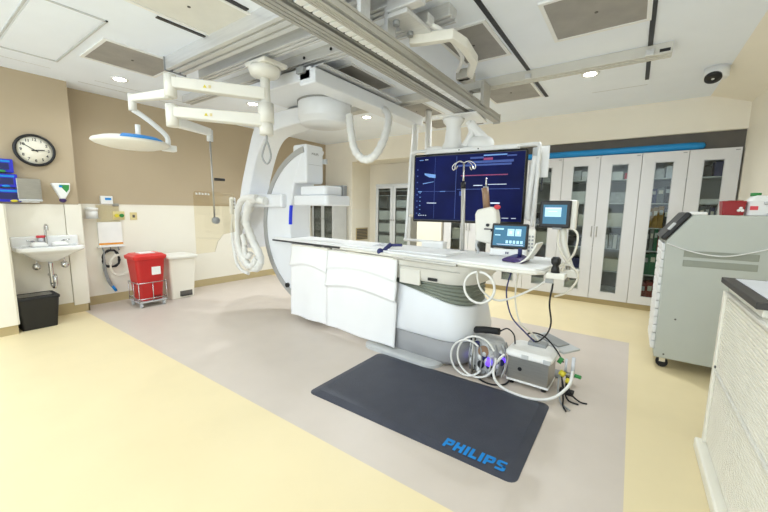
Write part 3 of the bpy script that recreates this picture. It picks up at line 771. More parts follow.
cy((sx+.12,sy+.04,.80),(sx+.12,sy+.04,.95),.018,n=12).build('spigot','steel',r)
hose('cable',[(sx+.10,sy+.05,1.26),(sx+.17,sy+.03,1.2),(sx+.16,sy+.02,1.05),(sx+.10,sy+.02,.95),(sx+.08,sy+.0,.88)],.009,'beige_wire','cream cable looping down from the right side of the small monitor','cable')
hose('cable',[(sx+.02,sy+.06,1.24),(sx+.03,sy+.04,1.1),(sx+.10,sy+.02,.98),(sx+.2,sy+.02,.86),(sx+.14,sy,.72),(sx+.04,sy,.66)],.009,'beige_wire','cream cable sagging under the small monitor bracket','cable')

# ================================================================= FLOOR EQUIPMENT
# standing mat
r = thing('floor_mat','dark grey cushioned standing mat with blue lettering on the floor before the table','mat',(-1.12,2.17,0))
x0_,x1_,y0_,y1_=-1.885,-.365,1.71,2.625
mm=MB(); A_=rrect(x0_,x1_,y0_,y1_,.05); B_=rrect(x0_+.06,x1_-.06,y0_+.06,y1_-.06,.03)
mm.loft([[(a_,b_,0.0005) for a_,b_ in A_],[(a_,b_,.004) for a_,b_ in A_],[(a_,b_,.018) for a_,b_ in B_]]); mm.build('foam_mat','mat_foam',r)
M=frame_M((-.63,1.785,.0188),(1,0,0),(0,1,0))
# block letters
lt=MB(); H=.082
def lp(poly,x,w): 
    lt.add([M@Vector(((x+p[0]*w)*.88+.012,(p[1]-.5)*H,0)) for p in poly],[tuple(range(len(poly)))])
def letter(ch,x):
    w=.062
    if ch=='P':
        lp([(0,0),(.32,0),(.32,1),(0,1)],x,w); lp([(.32,.72),(.7,.72),(.95,.8),(1,.9),(.9,1),(.32,1)],x,w); lp([(.32,.30),(.7,.30),(.92,.38),(1,.55),(.7,.55),(.32,.52)],x,w); lp([(.7,.55),(1,.55),(1,.9),(.7,.75)],x,w)
    elif ch=='H':
        lp([(0,0),(.33,0),(.33,1),(0,1)],x,w); lp([(.67,0),(1,0),(1,1),(.67,1)],x,w); lp([(.33,.38),(.67,.38),(.67,.64),(.33,.64)],x,w)
    elif ch=='I':
        w=.022; lp([(0,0),(1,0),(1,1),(0,1)],x,w)
    elif ch=='L':
        w=.052; lp([(0,0),(.4,0),(.4,1),(0,1)],x,w); lp([(.4,0),(1,0),(1,.26),(.4,.26)],x,w)
    elif ch=='S':
        w=.06; lp([(.02,0),(.8,0),(1,.12),(1,.22),(.02,.22)],x,w); lp([(.66,.22),(1,.22),(1,.48),(.66,.6)],x,w); lp([(.0,.52),(.34,.40),(1,.40),(.9,.58),(0,.62)],x,w); lp([(0,.6),(.34,.6),(.34,.8),(0,.8)],x,w); lp([(0,.78),(.96,.78),(.96,1),(.2,1),(0,.9)],x,w)
    return w
x=-.200
for ch in 'PHILIPS': x+=letter(ch,x)+.011
lt.build('lettering','logo_blue',r)

# suction canister bundle beside the pedestal
qx,qy=-.905,2.87
r = thing('canister_bundle','clear canister bundle with purple glow and tangled tubes, on the floor beside the pedestal','medical equipment',(qx,qy,0))
MB().lathe([(.001,.015),(.12,.015),(.13,.05),(.135,.27),(.12,.30),(.001,.31)],(qx,qy,0),n=24).build('canister','pack_grey',r)
random.seed(11)
for k in range(7):
    a_=random.uniform(PI*1.05,PI*1.95); z=random.uniform(.06,.27)
    MB().ell((qx+.135*math.cos(a_),qy+.135*math.sin(a_),z),.03,.022,.03,n=10,m=6).build('fitting',('white_plastic','uv_glow','navy','bottle_clear','light_grey','uv_glow','white_plastic')[k],r)
for k in range(34):
    a_=random.uniform(PI*1.0,PI*2.0); z=random.uniform(.04,.31)
    MB().ell((qx+.14*math.cos(a_),qy+.14*math.sin(a_),z),random.uniform(.014,.03),.02,random.uniform(.012,.035),n=8,m=6).build('fitting',('rubber','white_plastic','grey_plastic','navy','light_grey')[k%5],r)
MB().ell((qx+.045,qy-.135,.15),.03,.025,.04).build('glow_lamp','uv_glow',r)
cy((qx+.0,qy-.13,.235),(qx+.0,qy-.15,.235),.045,n=18).build('gauge','syringe',r)
for k in range(8):
    a_=PI+PI*k/7
    tb([(qx+.15*math.cos(a_),qy+.15*math.sin(a_),.02),(qx+.165*math.cos(a_+.2),qy+.165*math.sin(a_+.2),.15),(qx+.14*math.cos(a_),qy+.14*math.sin(a_),.30)],.007,n=6).build('tube',('light_grey','grey_plastic')[k%2],r)
cy((qx-.09,qy-.14,.0),(qx-.09,qy-.14,.36),.010,n=10).build('post','steel',r)
b=MB(); b.tube([(qx-.16,qy+.02,.34),(qx-.04,qy-.0,.37),(qx+.08,qy+.0,.38)],.03,n=8); b.build('grip','rubber',r)
# generator box with padded top
gx,gy=-.565,2.90
GM=Matrix.Translation((gx,gy,0))@Matrix.Rotation(math.radians(-2),4,'Z')@Matrix.Diagonal((.88,.95,1,1))
r = thing('generator_unit','grey metal box unit with a white cushioned lid, right of the canisters','medical equipment',(gx,gy,0))
bx(-.175,-.12,.035,.175,.14,.235,M=GM).build('case','steel',r,bevel=.006)
cy(GM@Vector((-.065,-.121,.14)),GM@Vector((-.065,-.126,.14)),.016,n=14).build('knob','black',r)
b=MB(); b.box(-.18,-.125,.028,.18,.145,.045,M=GM); b.build('trim_strip','white_plastic',r,bevel=.003)
for sx_,sy_ in ((-.14,-.09),(.14,-.09),(-.14,.1),(.14,.1)): cy(GM@Vector((sx_,sy_,0)),GM@Vector((sx_,sy_,.032)),.02,n=12).build('foot','rubber',r)
MB().loft([[GM@Vector((a_,b_,z)) for a_,b_ in rrect(-.2+q,.2-q,-.155+q,.17-q,.05)] for z,q in ((.235,.01),(.25,0),(.275,0),(.292,.03))]).build('cushion_lid','paper',r,bevel=.008,seg=2)
for x_ in (-.02,.16): bx(x_-.03,-.16,.24,x_+.03,-.15,.275,M=GM).build('latch','light_grey',r,bevel=.004)
b=MB(); b.box(-.06,.05,.29,.10,.15,.32,M=GM); b.build('top_module','grey_plastic',r,bevel=.006)
# grey tray behind it
r = thing('foot_tray','light grey angled tray with a dark pad, propped beside the generator box','tray',(-.47,3.2,0))
TM2=Matrix.Translation((-.46,3.19,.27))@Matrix.Rotation(math.radians(-30),4,'Z')@Matrix.Rotation(math.radians(6),4,'Y')
bx(-.16,-.10,0,.18,.10,.018,M=TM2).build('tray','light_grey',r,bevel=.006)
bx(-.12,-.07,.018,.10,.07,.03,M=TM2).build('pad','grey_plastic',r,bevel=.005)
cy((-.46,3.19,0),(-.46,3.19,.27),.02,n=12).build('stand','steel',r)
bx(-.54,3.11,0,-.38,3.27,.012).build('foot','grey_plastic',r,bevel=.004)
# connectors hanging at right of the box
r = thing('valve_cluster','cluster of yellow and green gas fittings with thin tubes, right of the generator box','fittings',(-.30,2.93,0))
cy((-.35,2.86,.17),(-.315,2.85,.155),.022,n=12).build('yellow_fitting','yellow',r)
cy((-.30,2.83,.13),(-.265,2.82,.125),.02,n=12).build('yellow_fitting','yellow',r)
cy((-.37,2.90,.22),(-.35,2.92,.26),.017,n=12).build('green_fitting','green',r)
cy((-.25,2.88,.16),(-.21,2.87,.16),.014,n=12).build('green_fitting','green',r)
cy((-.27,2.90,.15),(-.27,2.90,.29),.013,n=12).build('flow_tube','bottle_clear',r)
cy((-.32,2.92,.15),(-.32,2.92,.26),.009,n=10).build('flow_tube','bottle_clear',r)
cy((-.30,2.90,.0),(-.30,2.90,.14),.012,n=12).build('post','rubber',r)
bx(-.35,2.85,.0,-.25,2.95,.010).build('plate','rubber',r,bevel=.003)
b=MB(); b.box(-.36,2.87,.14,-.25,2.91,.165); b.build('manifold','steel',r,bevel=.005)
bk=[[(-.34,2.86,.15),(-.31,2.80,.08),(-.27,2.76,.012),(-.20,2.74,.010)],[(-.35,2.85,.14),(-.34,2.76,.07),(-.31,2.70,.01),(-.27,2.65,.01),(-.24,2.62,.01)],[(-.29,2.83,.12),(-.26,2.78,.06),(-.20,2.79,.01),(-.15,2.79,.01)],[(-.33,2.86,.1),(-.30,2.74,.02),(-.29,2.66,.01),(-.26,2.59,.01)]]
for i,p in enumerate(bk): hose('cable',p,.006,('rubber','grey_plastic','rubber','rubber')[i],('thin black lead trailing to the right from the yellow fittings','thin grey lead running forward from the green fitting','short dark lead lying farthest right on the floor by the fittings','thin dark lead curling nearest the mat corner')[i],'cable',n=6)
# big white hose loops
def ring(c,rad,axu,axv,a0,a1,n=18): return [tuple(Vector(c)+Vector(axu)*rad*math.cos(a0+(a1-a0)*k/n)+Vector(axv)*rad*math.sin(a0+(a1-a0)*k/n)) for k in range(n+1)]
U=(.87,-.1,0); V=(0,-.25,.97)
hose('hose',ring((-.955,2.70,.185),.17,(.95,.0,0),(0,.12,.97),.5,.5+1.9*PI),.009,'hose','white hose loop around the purple lit canister bundle','hose')
hose('hose',ring((-1.03,2.69,.16),.15,(.95,.0,0),(0,.12,.97),.9,.9+1.55*PI),.009,'hose','second white hose loop, left of the canister bundle by the pedestal','hose')
hose('hose',[(-.74,2.74,.25),(-.80,2.70,.15),(-.78,2.66,.06),(-.68,2.62,.02),(-.5,2.60,.02),(-.36,2.64,.05),(-.27,2.72,.14),(-.26,2.8,.22)],.011,'hose','white hose sweeping in front of the generator box','hose')
hx,hy,hz=tw(2.98,-.16,.86)
hose('hose',ring((hx,hy,.80),.12,(.96,.05,0),(0,.0,1),PI*.55,PI*2.5),.010,'hose','round white hose loop hanging below the near edge of the table','hose')
hose('cable',[tw(2.95,-.15,.92),tw(2.98,-.12,.78),tw(3.1,-.05,.7),tw(3.3,.0,.8),tw(3.42,.02,.9)],.008,'hose','white cable sagging between hose loop and joystick box','cable')
hose('cable',[tw(3.13,.1,.92),(-.76,2.76,.75),(-.72,2.80,.55),(-.62,2.86,.42),(-.56,2.92,.34)],.006,'book_blue','thin blue cable from table down to the generator box','cable')
hose('cable',[tw(3.18,.1,.92),(-.70,2.80,.7),(-.66,2.84,.5),(-.58,2.93,.40),(-.53,2.97,.33)],.007,'beige_wire','thin cream cable from table down to the generator box','cable')
hose('cable',[(jx+.05,jy-.05,jz-.08),(jx+.04,jy-.06,.75),(jx+.05,jy+.0,.6),(-.46,2.86,.45),(-.52,2.92,.36),(-.56,2.95,.33)],.006,'rubber','thin black cable from the joystick down to the generator box','cable')
hose('cable',[(-.57,2.97,.33),(-.62,2.95,.38),(-.56,2.93,.41),(-.48,2.93,.39),(-.40,2.95,.3),(-.34,2.93,.22)],.006,'rubber','black cable arching over the cushioned lid','cable')
hose('cable',[(-.98,2.74,.02),(-.9,2.68,.008),(-.8,2.66,.008),(-.72,2.72,.008),(-.7,2.8,.02)],.007,'rubber','black cable lying on the floor before the canister bundle','cable')
hose('cable',[(-.84,2.95,.36),(-.78,2.93,.40),(-.72,2.92,.36),(-.70,2.90,.26)],.006,'rubber','black cable arching from the canister bundle to the box','cable')

# ================================================================= LEFT WALL THINGS
# clock
r = thing('wall_clock','round black rimmed wall clock showing ten to three on the tan wall','clock',(XS,1.07,1.99))
c_=(XS,1.07,1.99); R_=.178
MB().lathe([(.001,.0),(R_,.0),(R_+.004,.02),(R_,.045),(R_-.022,.048),(R_-.026,.03),(.001,.03)],c_,n=48,ax='x').build('rim','black',r)
MB().lathe([(.001,.026),(R_-.022,.026),(R_-.022,.032),(.001,.032)],c_,n=48,ax='x').build('dial','dial',r)
nb=MB()
for k in range(1,13):
    a_=PI/2-2*PI*k/12; q=.117
    M=frame_M((XS+.034,1.07+q*math.cos(a_),1.99+q*math.sin(a_)),(0,1,0),(0,0,1))
    t_=text_mb(str(k),.042,M,bold=.0008); nb.add(t_.v,t_.f)
nb.build('numerals','black',r)
def hand(ang,l,w_,name,mm_):
    d=Vector((0,math.sin(ang),math.cos(ang))); n_=Vector((0,math.cos(ang),-math.sin(ang))); o=Vector((XS+.037,1.07,1.99))
    MB().loft([[o-d*.03+n_*w_,o+d*l+n_*w_*.5,o+d*l-n_*w_*.5,o-d*.03-n_*w_],[p+Vector((.003,0,0)) for p in (o-d*.03+n_*w_,o+d*l+n_*w_*.5,o+d*l-n_*w_*.5,o-d*.03-n_*w_)]]).build(name,mm_,r)
hand(math.radians(82),.085,.006,'hour_hand','black'); hand(math.radians(-58),.125,.005,'minute_hand','black'); hand(math.radians(90),.13,.002,'second_hand','grey_plastic')
# glove boxes
zs=[1.715,1.555,1.395]
nm=('topmost','middle','lowest')
for k,z in enumerate(zs):
    y0_=.765+.02*k; 
    g=thing('glove_box',f'{nm[k]} of three blue glove boxes stacked on the wall left of the towel dispenser','box',(XS,y0_,z),group='blue glove boxes')
    bx(XS,y0_-.10,z,XS+.09,y0_+.105,z+.145).build('carton','glove_blue',g,bevel=.006)
    b=MB(); b.box(XS+.088,y0_-.07,z+.03,XS+.092,y0_+.07,z+.1); b.build('opening','navy',g)
    b=MB(); b.box(XS+.09,y0_-.08,z+.11,XS+.0925,y0_+.08,z+.13); b.build('print_band','scr_blue' if False else 'logo_blue',g)
    b=MB().ell((XS+.095,y0_+.01+.03*(k==2),z+.012+(.0 if k else 0)),.012,.035,.014,n=10,m=6)
    b.build('glove_tuft',('green','logo_blue','yellow')[k],g)
r = thing('towel_dispenser','stainless steel paper towel dispenser below the clock','dispenser',(XS,1.0,1.42))
bx(XS,.875,1.43,XS+.10,1.075,1.66).build('case','steel',r,bevel=.006)
bx(XS+.0,.88,1.405,XS+.11,1.075,1.43).build('tray','light_grey',r,bevel=.006)
bx(XS+.03,.90,1.392,XS+.09,1.05,1.41).build('towel','paper',r)
r = thing('sanitizer_dispenser','white wedge shaped dispenser with a green patch, right of the towel dispenser','dispenser',(XS,1.27,1.4))
W=[(1.17,1.625),(1.345,1.635),(1.335,1.54),(1.285,1.44),(1.245,1.44)]
b=MB(); b.prism([(a_,z) for a_,z in W],'x',XS,XS+.08); b.build('body','white_plastic',r,bevel=.012,seg=3)
b=MB(); b.prism([(1.235,1.61),(1.33,1.612),(1.325,1.56),(1.30,1.52),(1.265,1.57)],'x',XS+.078,XS+.083); b.build('patch','green',r)
MB().ell((XS+.05,1.265,1.425),.045,.035,.028).build('nozzle','purple',r)
bx(XS+.0805,1.235,1.58,XS+.0845,1.265,1.60).build('mark','logo_blue',r)
# sink
r = thing('wash_basin','white wall hung wash basin with backsplash below the glove boxes','sink',(XS,1.10,.9))
y0_,y1_=.78,1.37
b=MB(); b.loft([[(XS+a_,c_,z) for a_,c_ in rrect(.012,dx,y0_+iy_,y1_-iy_,.06)] for z,dx,iy_ in ((.70,.13,.2),(.74,.19,.15),(.80,.27,.08),(.835,.33,.02),(.85,.345,.0),(.885,.345,.0),(.892,.335,.008))],cap=True,sm=False)
b.build('basin','porcelain',r,bevel=.012,seg=3)
b=MB(); b.loft([[(XS+a_,c_,z) for a_,c_ in rrect(.10,.31,y0_+.05,y1_-.05,.08)] for z in (.889,.8935)]); b.build('bowl_rim','light_grey',r)
bx(XS+.012,y0_,.88,XS+.06,y1_,1.0).build('backsplash','porcelain',r,bevel=.012,seg=3)
f=thing
tb([(XS+.08,1.07,.89),(XS+.08,1.07,1.06),(XS+.085,1.07,1.09),(XS+.12,1.07,1.135),(XS+.17,1.07,1.12),(XS+.18,1.07,1.07)],.013,n=12).build('faucet','chrome',r)
for y in (.96,1.22):
    tb([(XS+.075,y,.89),(XS+.075,y,.945)],.014,n=12).build('faucet_handle','chrome',r)
    tb([(XS+.075,y,.945),(XS+.1,y+(.06 if y>1.1 else -.06),.955)],.007,n=8).build('handle_lever','chrome',r)
tb([(XS+.16,1.07,.70),(XS+.16,1.07,.55),(XS+.16,1.07,.44)],.022,n=12).build('drain_pipe','chrome',r)
tb([(XS+.16,1.07,.46),(XS+.16,1.07,.42),(XS+.19,1.08,.40),(XS+.2,1.09,.44),(XS+.2,1.09,.5),(XS+.16,1.1,.53),(XS+.02,1.08,.53)],.02,n=12).build('trap','chrome',r)
for y in (.955,1.205):
    cy((XS+.012,y,.66),(XS+.14,y,.66),.014,n=10).build('stop_valve','chrome',r)
    MB().ell((XS+.13,y,.65),.035,.04,.04).build('valve_knob','chrome',r)
    tb([(XS+.12,y,.66),(XS+.12,y,.72),(XS+.12,y,.78)],.008,n=8).build('supply_line','chrome',r)
# things on the sink
for k,(y,lab) in enumerate(((.98,'white folded cloth on the wash basin left of the faucet'),(1.16,'white folded cloth on the wash basin right of the faucet'))):
    b=MB(); b.loft([[(XS+a_,c_,z) for a_,c_ in rrect(.12+q,.27-q,y-.07+q,y+.075-q,.03)] for z,q in ((.894,0),(.925,.006),(.94,.03))]); tag(b.build('folded_cloth','paper',bevel=.01,origin=(XS+.2,y,.894)),lab,'cloth','white cloths on the basin')
r=thing('pump_bottle','small red capped bottle on the back ledge of the basin, left of the faucet','bottle',(XS+.11,1.0,.94))
b=MB().lathe([(.001,.8935),(.025,.8935),(.028,.97),(.02,.985),(.001,.985)],(XS+.095,1.02,0),n=16).build('bottle','bottle_clear',r)
bx(XS+.07,.985,.985,XS+.12,1.055,1.012).build('cap','pink_red',r,bevel=.006)
# black bin
r=thing('waste_bin','small black plastic waste bin standing under the wash basin','bin',(-5.42,.94,0))
b=MB(); b.loft([[(a_,c_,z) for a_,c_ in rrect(-5.42-dx,-5.42+dx,.88-dy,.88+dy,.03)] for z,dx,dy in ((0.0,.13,.145),(.34,.165,.175))]); b.build('body','black',r)
b=MB(); b.loft([[(a_,c_,z) for a_,c_ in rrect(-5.42-dx,-5.42+dx,.88-dy,.88+dy,.03)] for z,dx,dy in ((.33,.172,.182),(.36,.172,.182))]); b.build('rim','rubber',r,bevel=.006)
bx(-5.52,.74,.358,-5.32,1.02,.364).build('liner','black_gloss',r)
# red biohazard bin on a dolly
rx,ry=-5.46,2.02
r=thing('biohazard_bin','red lidded waste bin with a white label, standing in a wheeled wire dolly','bin',(rx,ry,0))
b=MB(); b.loft([[(a_,c_,z) for a_,c_ in rrect(rx-dx,rx+dx,ry-dy,ry+dy,.05)] for z,dx,dy in ((.085,.14,.14),(.60,.172,.178),(.66,.175,.182))]); b.build('body','red_bin',r,bevel=.008)
b=MB(); b.loft([[(a_,c_,z) for a_,c_ in rrect(rx-dx,rx+dx,ry-dy,ry+dy,.05)] for z,dx,dy in ((.655,.19,.2),(.70,.195,.205),(.715,.18,.18),(.73,.16,.16))]); b.build('lid','red_lid',r,bevel=.008)
bx(rx-.08,ry-.09,.73,rx+.08,ry+.09,.738).build('lid_label','paper',r)
bx(rx+.15,ry+.0,.44,rx+.174,ry+.11,.55).build('label','paper',r,bevel=.002)
bx(rx+.12,ry+.0,.10,rx+.152,ry+.10,.15).build('vent_mark','book_red',r)
dl=MB(); dl.box(rx-.17,ry-.17,.065,rx+.17,ry+.17,.085); dl.build('dolly_deck','light_grey',r,bevel=.006)
w_=MB()
for z,q in ((.12,.168),(.34,.174)):
    P=[(rx-q,ry-q,z),(rx+q,ry-q,z),(rx+q,ry+q,z),(rx-q,ry+q,z),(rx-q,ry-q,z)]
    for a_,b_ in zip(P[:-1],P[1:]): w_.cyl(a_,b_,.006,n=8)
for a_,b_ in ((-.17,-.17),(.17,-.17),(.17,.17),(-.17,.17),(.17,0),(0,-.17)): w_.cyl((rx+a_,ry+b_,.08),(rx+a_,ry+b_,.34),.006,n=8)
w_.build('wire_guard','chrome',r)
for a_ in (-.14,.14):
    for b_ in (-.14,.14):
        cy((rx+a_,ry+b_-.012,.032),(rx+a_,ry+b_+.012,.032),.032,n=14).build('caster','light_grey',r)
# beige bin
bx0,by0=-5.62,2.49
r=thing('step_bin','cream step bin with a dark pedal opening, right of the red bin','bin',(bx0,by0,0))
b=MB(); b.loft([[(a_,c_,z) for a_,c_ in rrect(bx0-dx,bx0+dx,by0-dy,by0+dy,.03)] for z,dx,dy in ((0,.16,.165),(.62,.20,.20))]); b.build('body','wainscot',r,bevel=.006)
b=MB(); b.loft([[(a_,c_,z) for a_,c_ in rrect(bx0-dx,bx0+dx,by0-dy,by0+dy,.04)] for z,dx,dy in ((.61,.225,.225),(.645,.225,.225),(.66,.19,.19))]); b.build('lid','cream_plastic',r,bevel=.008)
bx(bx0+.12,by0-.05,.03,bx0+.168,by0+.13,.11).build('pedal_opening','dark_fill',r)
bx(bx0+.13,by0-.04,.03,bx0+.19,by0+.12,.045).build('pedal','black',r,bevel=.004)
# wall chart and small things of the recessed bay
XP=XR+.014
r=thing('leaflet_board','white wall board with an orange band at its foot, above hanging cables','board',(XP,1.80,.8))
bx(XP,1.66,.80,XP+.03,1.94,1.14).build('board','paper',r,bevel=.004)
bx(XP+.03,1.66,.825,XP+.034,1.94,.85).build('orange_band','orange',r)
bx(XP,1.64,.79,XP+.05,1.96,.80).build('ledge','white_plastic',r)
b=MB()
for k in range(3): b.tube([(XP+.01,1.70+.09*k,.79),(XP+.03,1.70+.09*k,.74),(XP+.06,1.70+.09*k,.76)],.006,n=6)
b.build('hooks','grey_plastic',r)
MB().prism([(1.665,1.14),(1.93,1.14),(1.93,1.36),(1.665,1.38)],'x',XP,XP+.006).build('clear_sleeve','acrylic',r)
r=thing('wall_display','small white wall gauge with a blue readout, above the white board','gauge',(XP,1.79,1.44))
bx(XR,1.72,1.39,XR+.05,1.86,1.50).build('case','white_plastic',r,bevel=.006)
bx(XR+.05,1.77,1.445,XR+.053,1.84,1.475).build('readout','logo_blue',r)
bx(XR,1.86,1.36,XR+.035,1.93,1.40).build('bracket','steel',r,bevel=.004)
r=thing('wipes_canister','white round wipes canister on the cream wall right of the basin','canister',(XP+.07,1.60,1.2))
cy((XP+.07,1.60,1.20),(XP+.07,1.60,1.30),.065).build('tub','white_plastic',r)
cy((XP+.07,1.60,1.30),(XP+.07,1.60,1.335),.072).build('lid','paper',r)
bx(XP,1.56,1.19,XP+.03,1.64,1.34).build('bracket','white_plastic',r)
bx(XP,1.53,1.195,XP+.14,1.67,1.20).build('holder_plate','light_grey',r)
r=thing('gas_outlet','yellow and green medical gas outlet plate left of the tan socket','outlet',(XP,1.92,1.23))
bx(XP,1.85,1.17,XP+.02,1.99,1.29).build('plate','socket_tan',r,bevel=.004)
cy((XP+.02,1.89,1.23),(XP+.045,1.89,1.23),.025,n=16).build('yellow_outlet','yellow',r)
cy((XP+.02,1.95,1.23),(XP+.045,1.95,1.23),.025,n=16).build('green_outlet','green',r)
r=thing('power_socket','tan wall socket plate right of the gas outlet','socket',(XP,2.10,1.22))
bx(XP,2.06,1.165,XP+.01,2.15,1.275).build('plate','socket_tan',r,bevel=.003)
b=MB(); b.box(XP+.01,2.09,1.20,XP+.013,2.12,1.24); b.build('receptacle','dark_fill',r)
def coil(c,rad,turns,m,label,wire=.008,dz=.0):
    P=[]
    for k in range(int(turns*14)+1):
        a_=PI/2+2*PI*k/14; q=rad*(1+.10*math.sin(k*1.7))
        P.append((c[0]+.015*math.sin(k*.9),c[1]+q*.8*math.cos(a_),c[2]+q*math.sin(a_)))
    tag(MB().tube(P,wire,n=6,k=2).build('cable_coil',m,origin=c),label,'cable')
coil((XP+.05,1.775,.63),.12,3,'rubber','coiled black cable hanging below the white board',.010)
coil((XP+.075,1.87,.53),.15,3,'beige_wire','coiled cream cable hanging right of the black coil')
r=thing('grey_lead','grey lead with a blue plug hanging below the left of the white board','cable',(XP+.05,1.68,.6))
tb([(XP+.06,1.70,.75),(XP+.07,1.69,.6),(XP+.05,1.71,.42),(XP+.06,1.76,.24),(XP+.05,1.78,.2),(XP+.06,1.72,.3),(XP+.05,1.68,.5),(XP+.05,1.70,.62)],.012,n=8).build('lead','grey_plastic',r)
cy((XP+.06,1.76,.24),(XP+.06,1.80,.16),.018,n=10).build('plug','logo_blue',r)
tb([(XP+.05,1.9,1.4),(XP+.06,1.93,1.2),(XP+.05,1.97,1.0),(XP+.05,1.98,.8)],.004,n=6)

# ================================================================= WHITE CABINETS ON THE BACK WALL
DW=.4925; XE=1.02
ordn=['rightmost','second from the right','third from the right','fourth from the right','fifth from the right','sixth from the right','seventh from the right','leftmost']
def cab_unit(k):
    x1=XE-2*DW*k; x0=x1-2*DW
    lab=['white glass fronted cabinet nearest the right wall, behind the grey supply trolley','white glass fronted cabinet second from the right wall, full of packs and boxes','white glass fronted cabinet behind the big monitor and the small monitor','white glass fronted cabinet at the left end of the row, under the big monitor'][k]
    r=thing('storage_cabinet',lab,'cabinet',((x0+x1)/2,YC+.2,0),group='white cabinets along the back wall')
    b=MB(); y0=YC+.022; y1=YC+.46
    b.box(x0+.002,y0,.08,x0+.02,y1,2.205); b.box(x1-.02,y0,.08,x1-.002,y1,2.205); b.box(x0+.02,y0,.08,x1-.02,y1,.10); b.box(x0+.02,y0,2.185,x1-.02,y1,2.205); b.box(x0+.02,y1-.012,.10,x1-.02,y1,2.185)
    b.build('carcass','cab_inside',r)
    bx(x0,YC+.05,0,x1,y1,.08).build('plinth','base_tan',r)
    for z in SH: bx(x0+.022,y0+.01,z-.012,x1-.022,y1-.014,z).build('shelf','white_plastic',r)
    for s_ in (0,1):
        a0=x0+DW*s_+.003; a1=x0+DW*(s_+1)-.003; wm=(a0+a1)/2
        d=MB(); wz0,wz1=.20,2.07; w0,w1=wm-.10,wm+.10
        d.box(a0,YC,.09,w0,YC+.02,2.203); d.box(w1,YC,.09,a1,YC+.02,2.203); d.box(w0,YC,.09,w1,YC+.02,wz0); d.box(w0,YC,wz1,w1,YC+.02,2.203)
        door=d.build('door','cab_white',r)
        f=MB(); q=.008
        f.box(w0,YC-.004,wz0,w0+q,YC+.004,wz1); f.box(w1-q,YC-.004,wz0,w1,YC+.004,wz1); f.box(w0,YC-.004,wz0,w1,YC+.004,wz0+q); f.box(w0,YC-.004,wz1-q,w1,YC+.004,wz1)
        f.build('window_bead','light_grey',door)
        bx(w0+q,YC+.006,wz0+q,w1-q,YC+.010,wz1-q).build('pane','pane_glass',door)
        hx=(a1-.03) if s_==0 else (a0+.03)
        tb([(hx,YC,1.03),(hx,YC-.025,1.04),(hx,YC-.025,1.16),(hx,YC,1.17)],.006,n=8).build('handle','steel',door)
        bx(a1-.06,YC-.003,2.17,a1-.02,YC,2.18).build('tag_plate','grey_plastic',door)
    return x0,x1
SH=[.52,.86,1.18,1.52,1.86]
for k in range(4): cab_unit(k)
# contents behind the panes
lev=['bottom shelf','second shelf','third shelf','fourth shelf','fifth shelf','top shelf']
zl=[.101]+[z+.001 for z in SH]
def door_mid(d): return XE-DW*(d+.5)
nth=['first','second','third','fourth','fifth']
dn=['the rightmost glass door','the second glass door from right','the third glass door from right','the fourth glass door from right','the fifth glass door from right','the sixth glass door from right','the seventh glass door from right','the leftmost white door']
def item_box(d,l,x,w,h,m,desc,name='supply_box',cat='box',depth=.2,y=None):
    cx=door_mid(d)+x; z=zl[l]; y0=(YC+.06) if y is None else y
    o=bx(cx-w/2,y0,z,cx+w/2,y0+depth,z+h).build(name,m,origin=(cx,y0+depth/2,z),bevel=.006)
    tag(o,f'{desc} on the {lev[l]} behind {dn[d]}',cat,'things stored in the white cabinets')
def books(d,l,cols,h0,x0=-.12):
    x=x0
    for i,(m,cn,w) in enumerate(cols):
        h=h0+.015*((i*7)%3)
        cx=door_mid(d)+x+w/2; z=zl[l]
        r=thing('binder',f'{cn} binder on the {lev[l]} behind {dn[d]}','binder',(cx,YC+.15,z),group='binders in the white cabinets')
        bx(cx-w/2+.001,YC+.06,z,cx+w/2-.001,YC+.28,z+h).build('cover',m,r,bevel=.003)
        bx(cx-w/2*.6,YC+.057,z+h*.6,cx+w/2*.6,YC+.06,z+h*.82).build('spine_label','box_cream' if i%2 else 'light_grey',r)
        x+=w
# rightmost door
item_box(0,5,-.06,.12,.14,'book_dark','dark grey carton'); item_box(0,5,.07,.10,.19,'book_blue','purple blue carton')
item_box(0,4,0,.22,.06,'paper','low white tray','supply_tray','tray'); books(0,3,[('book_dark','black',.05),('book_grey','grey',.05),('book_dark','charcoal',.05),('book_blue','dusky blue',.05),('book_grey','pale grey',.05)],.29)
books(0,2,[('book_dark','black',.06),('book_red','maroon',.06),('book_dark','charcoal',.06),('book_grey','grey',.06)],.28)
item_box(0,1,0,.22,.2,'book_grey','grey carton'); item_box(0,0,0,.22,.3,'book_red','dark red carton')
# second door
item_box(1,5,-.05,.13,.13,'pack_grey','pale plastic bag','plastic_bag','bag'); item_box(1,5,.075,.09,.16,'bottle_clear','clear plastic bag','plastic_bag','bag')
books(1,4,[('book_blue','dark blue',.08),('book_grey','slate grey',.08),('book_dark','black',.08)],.2)
books(1,3,[('brown_yellow','mustard',.06),('brown_yellow','ochre',.06),('brown_yellow','golden brown',.06),('book_dark','dark brown',.06)],.27)
books(1,2,[('book_dark','black',.055),('book_grey','grey',.045),('book_green','dark green',.045),('book_red','red',.06)],.28)
books(1,1,[('book_green','green',.08),('book_green','sea green',.08),('book_green','bottle green',.08)],.29)
books(1,0,[('book_red','dark red',.08),('book_red','crimson',.08),('book_red','brick red',.08)],.30)
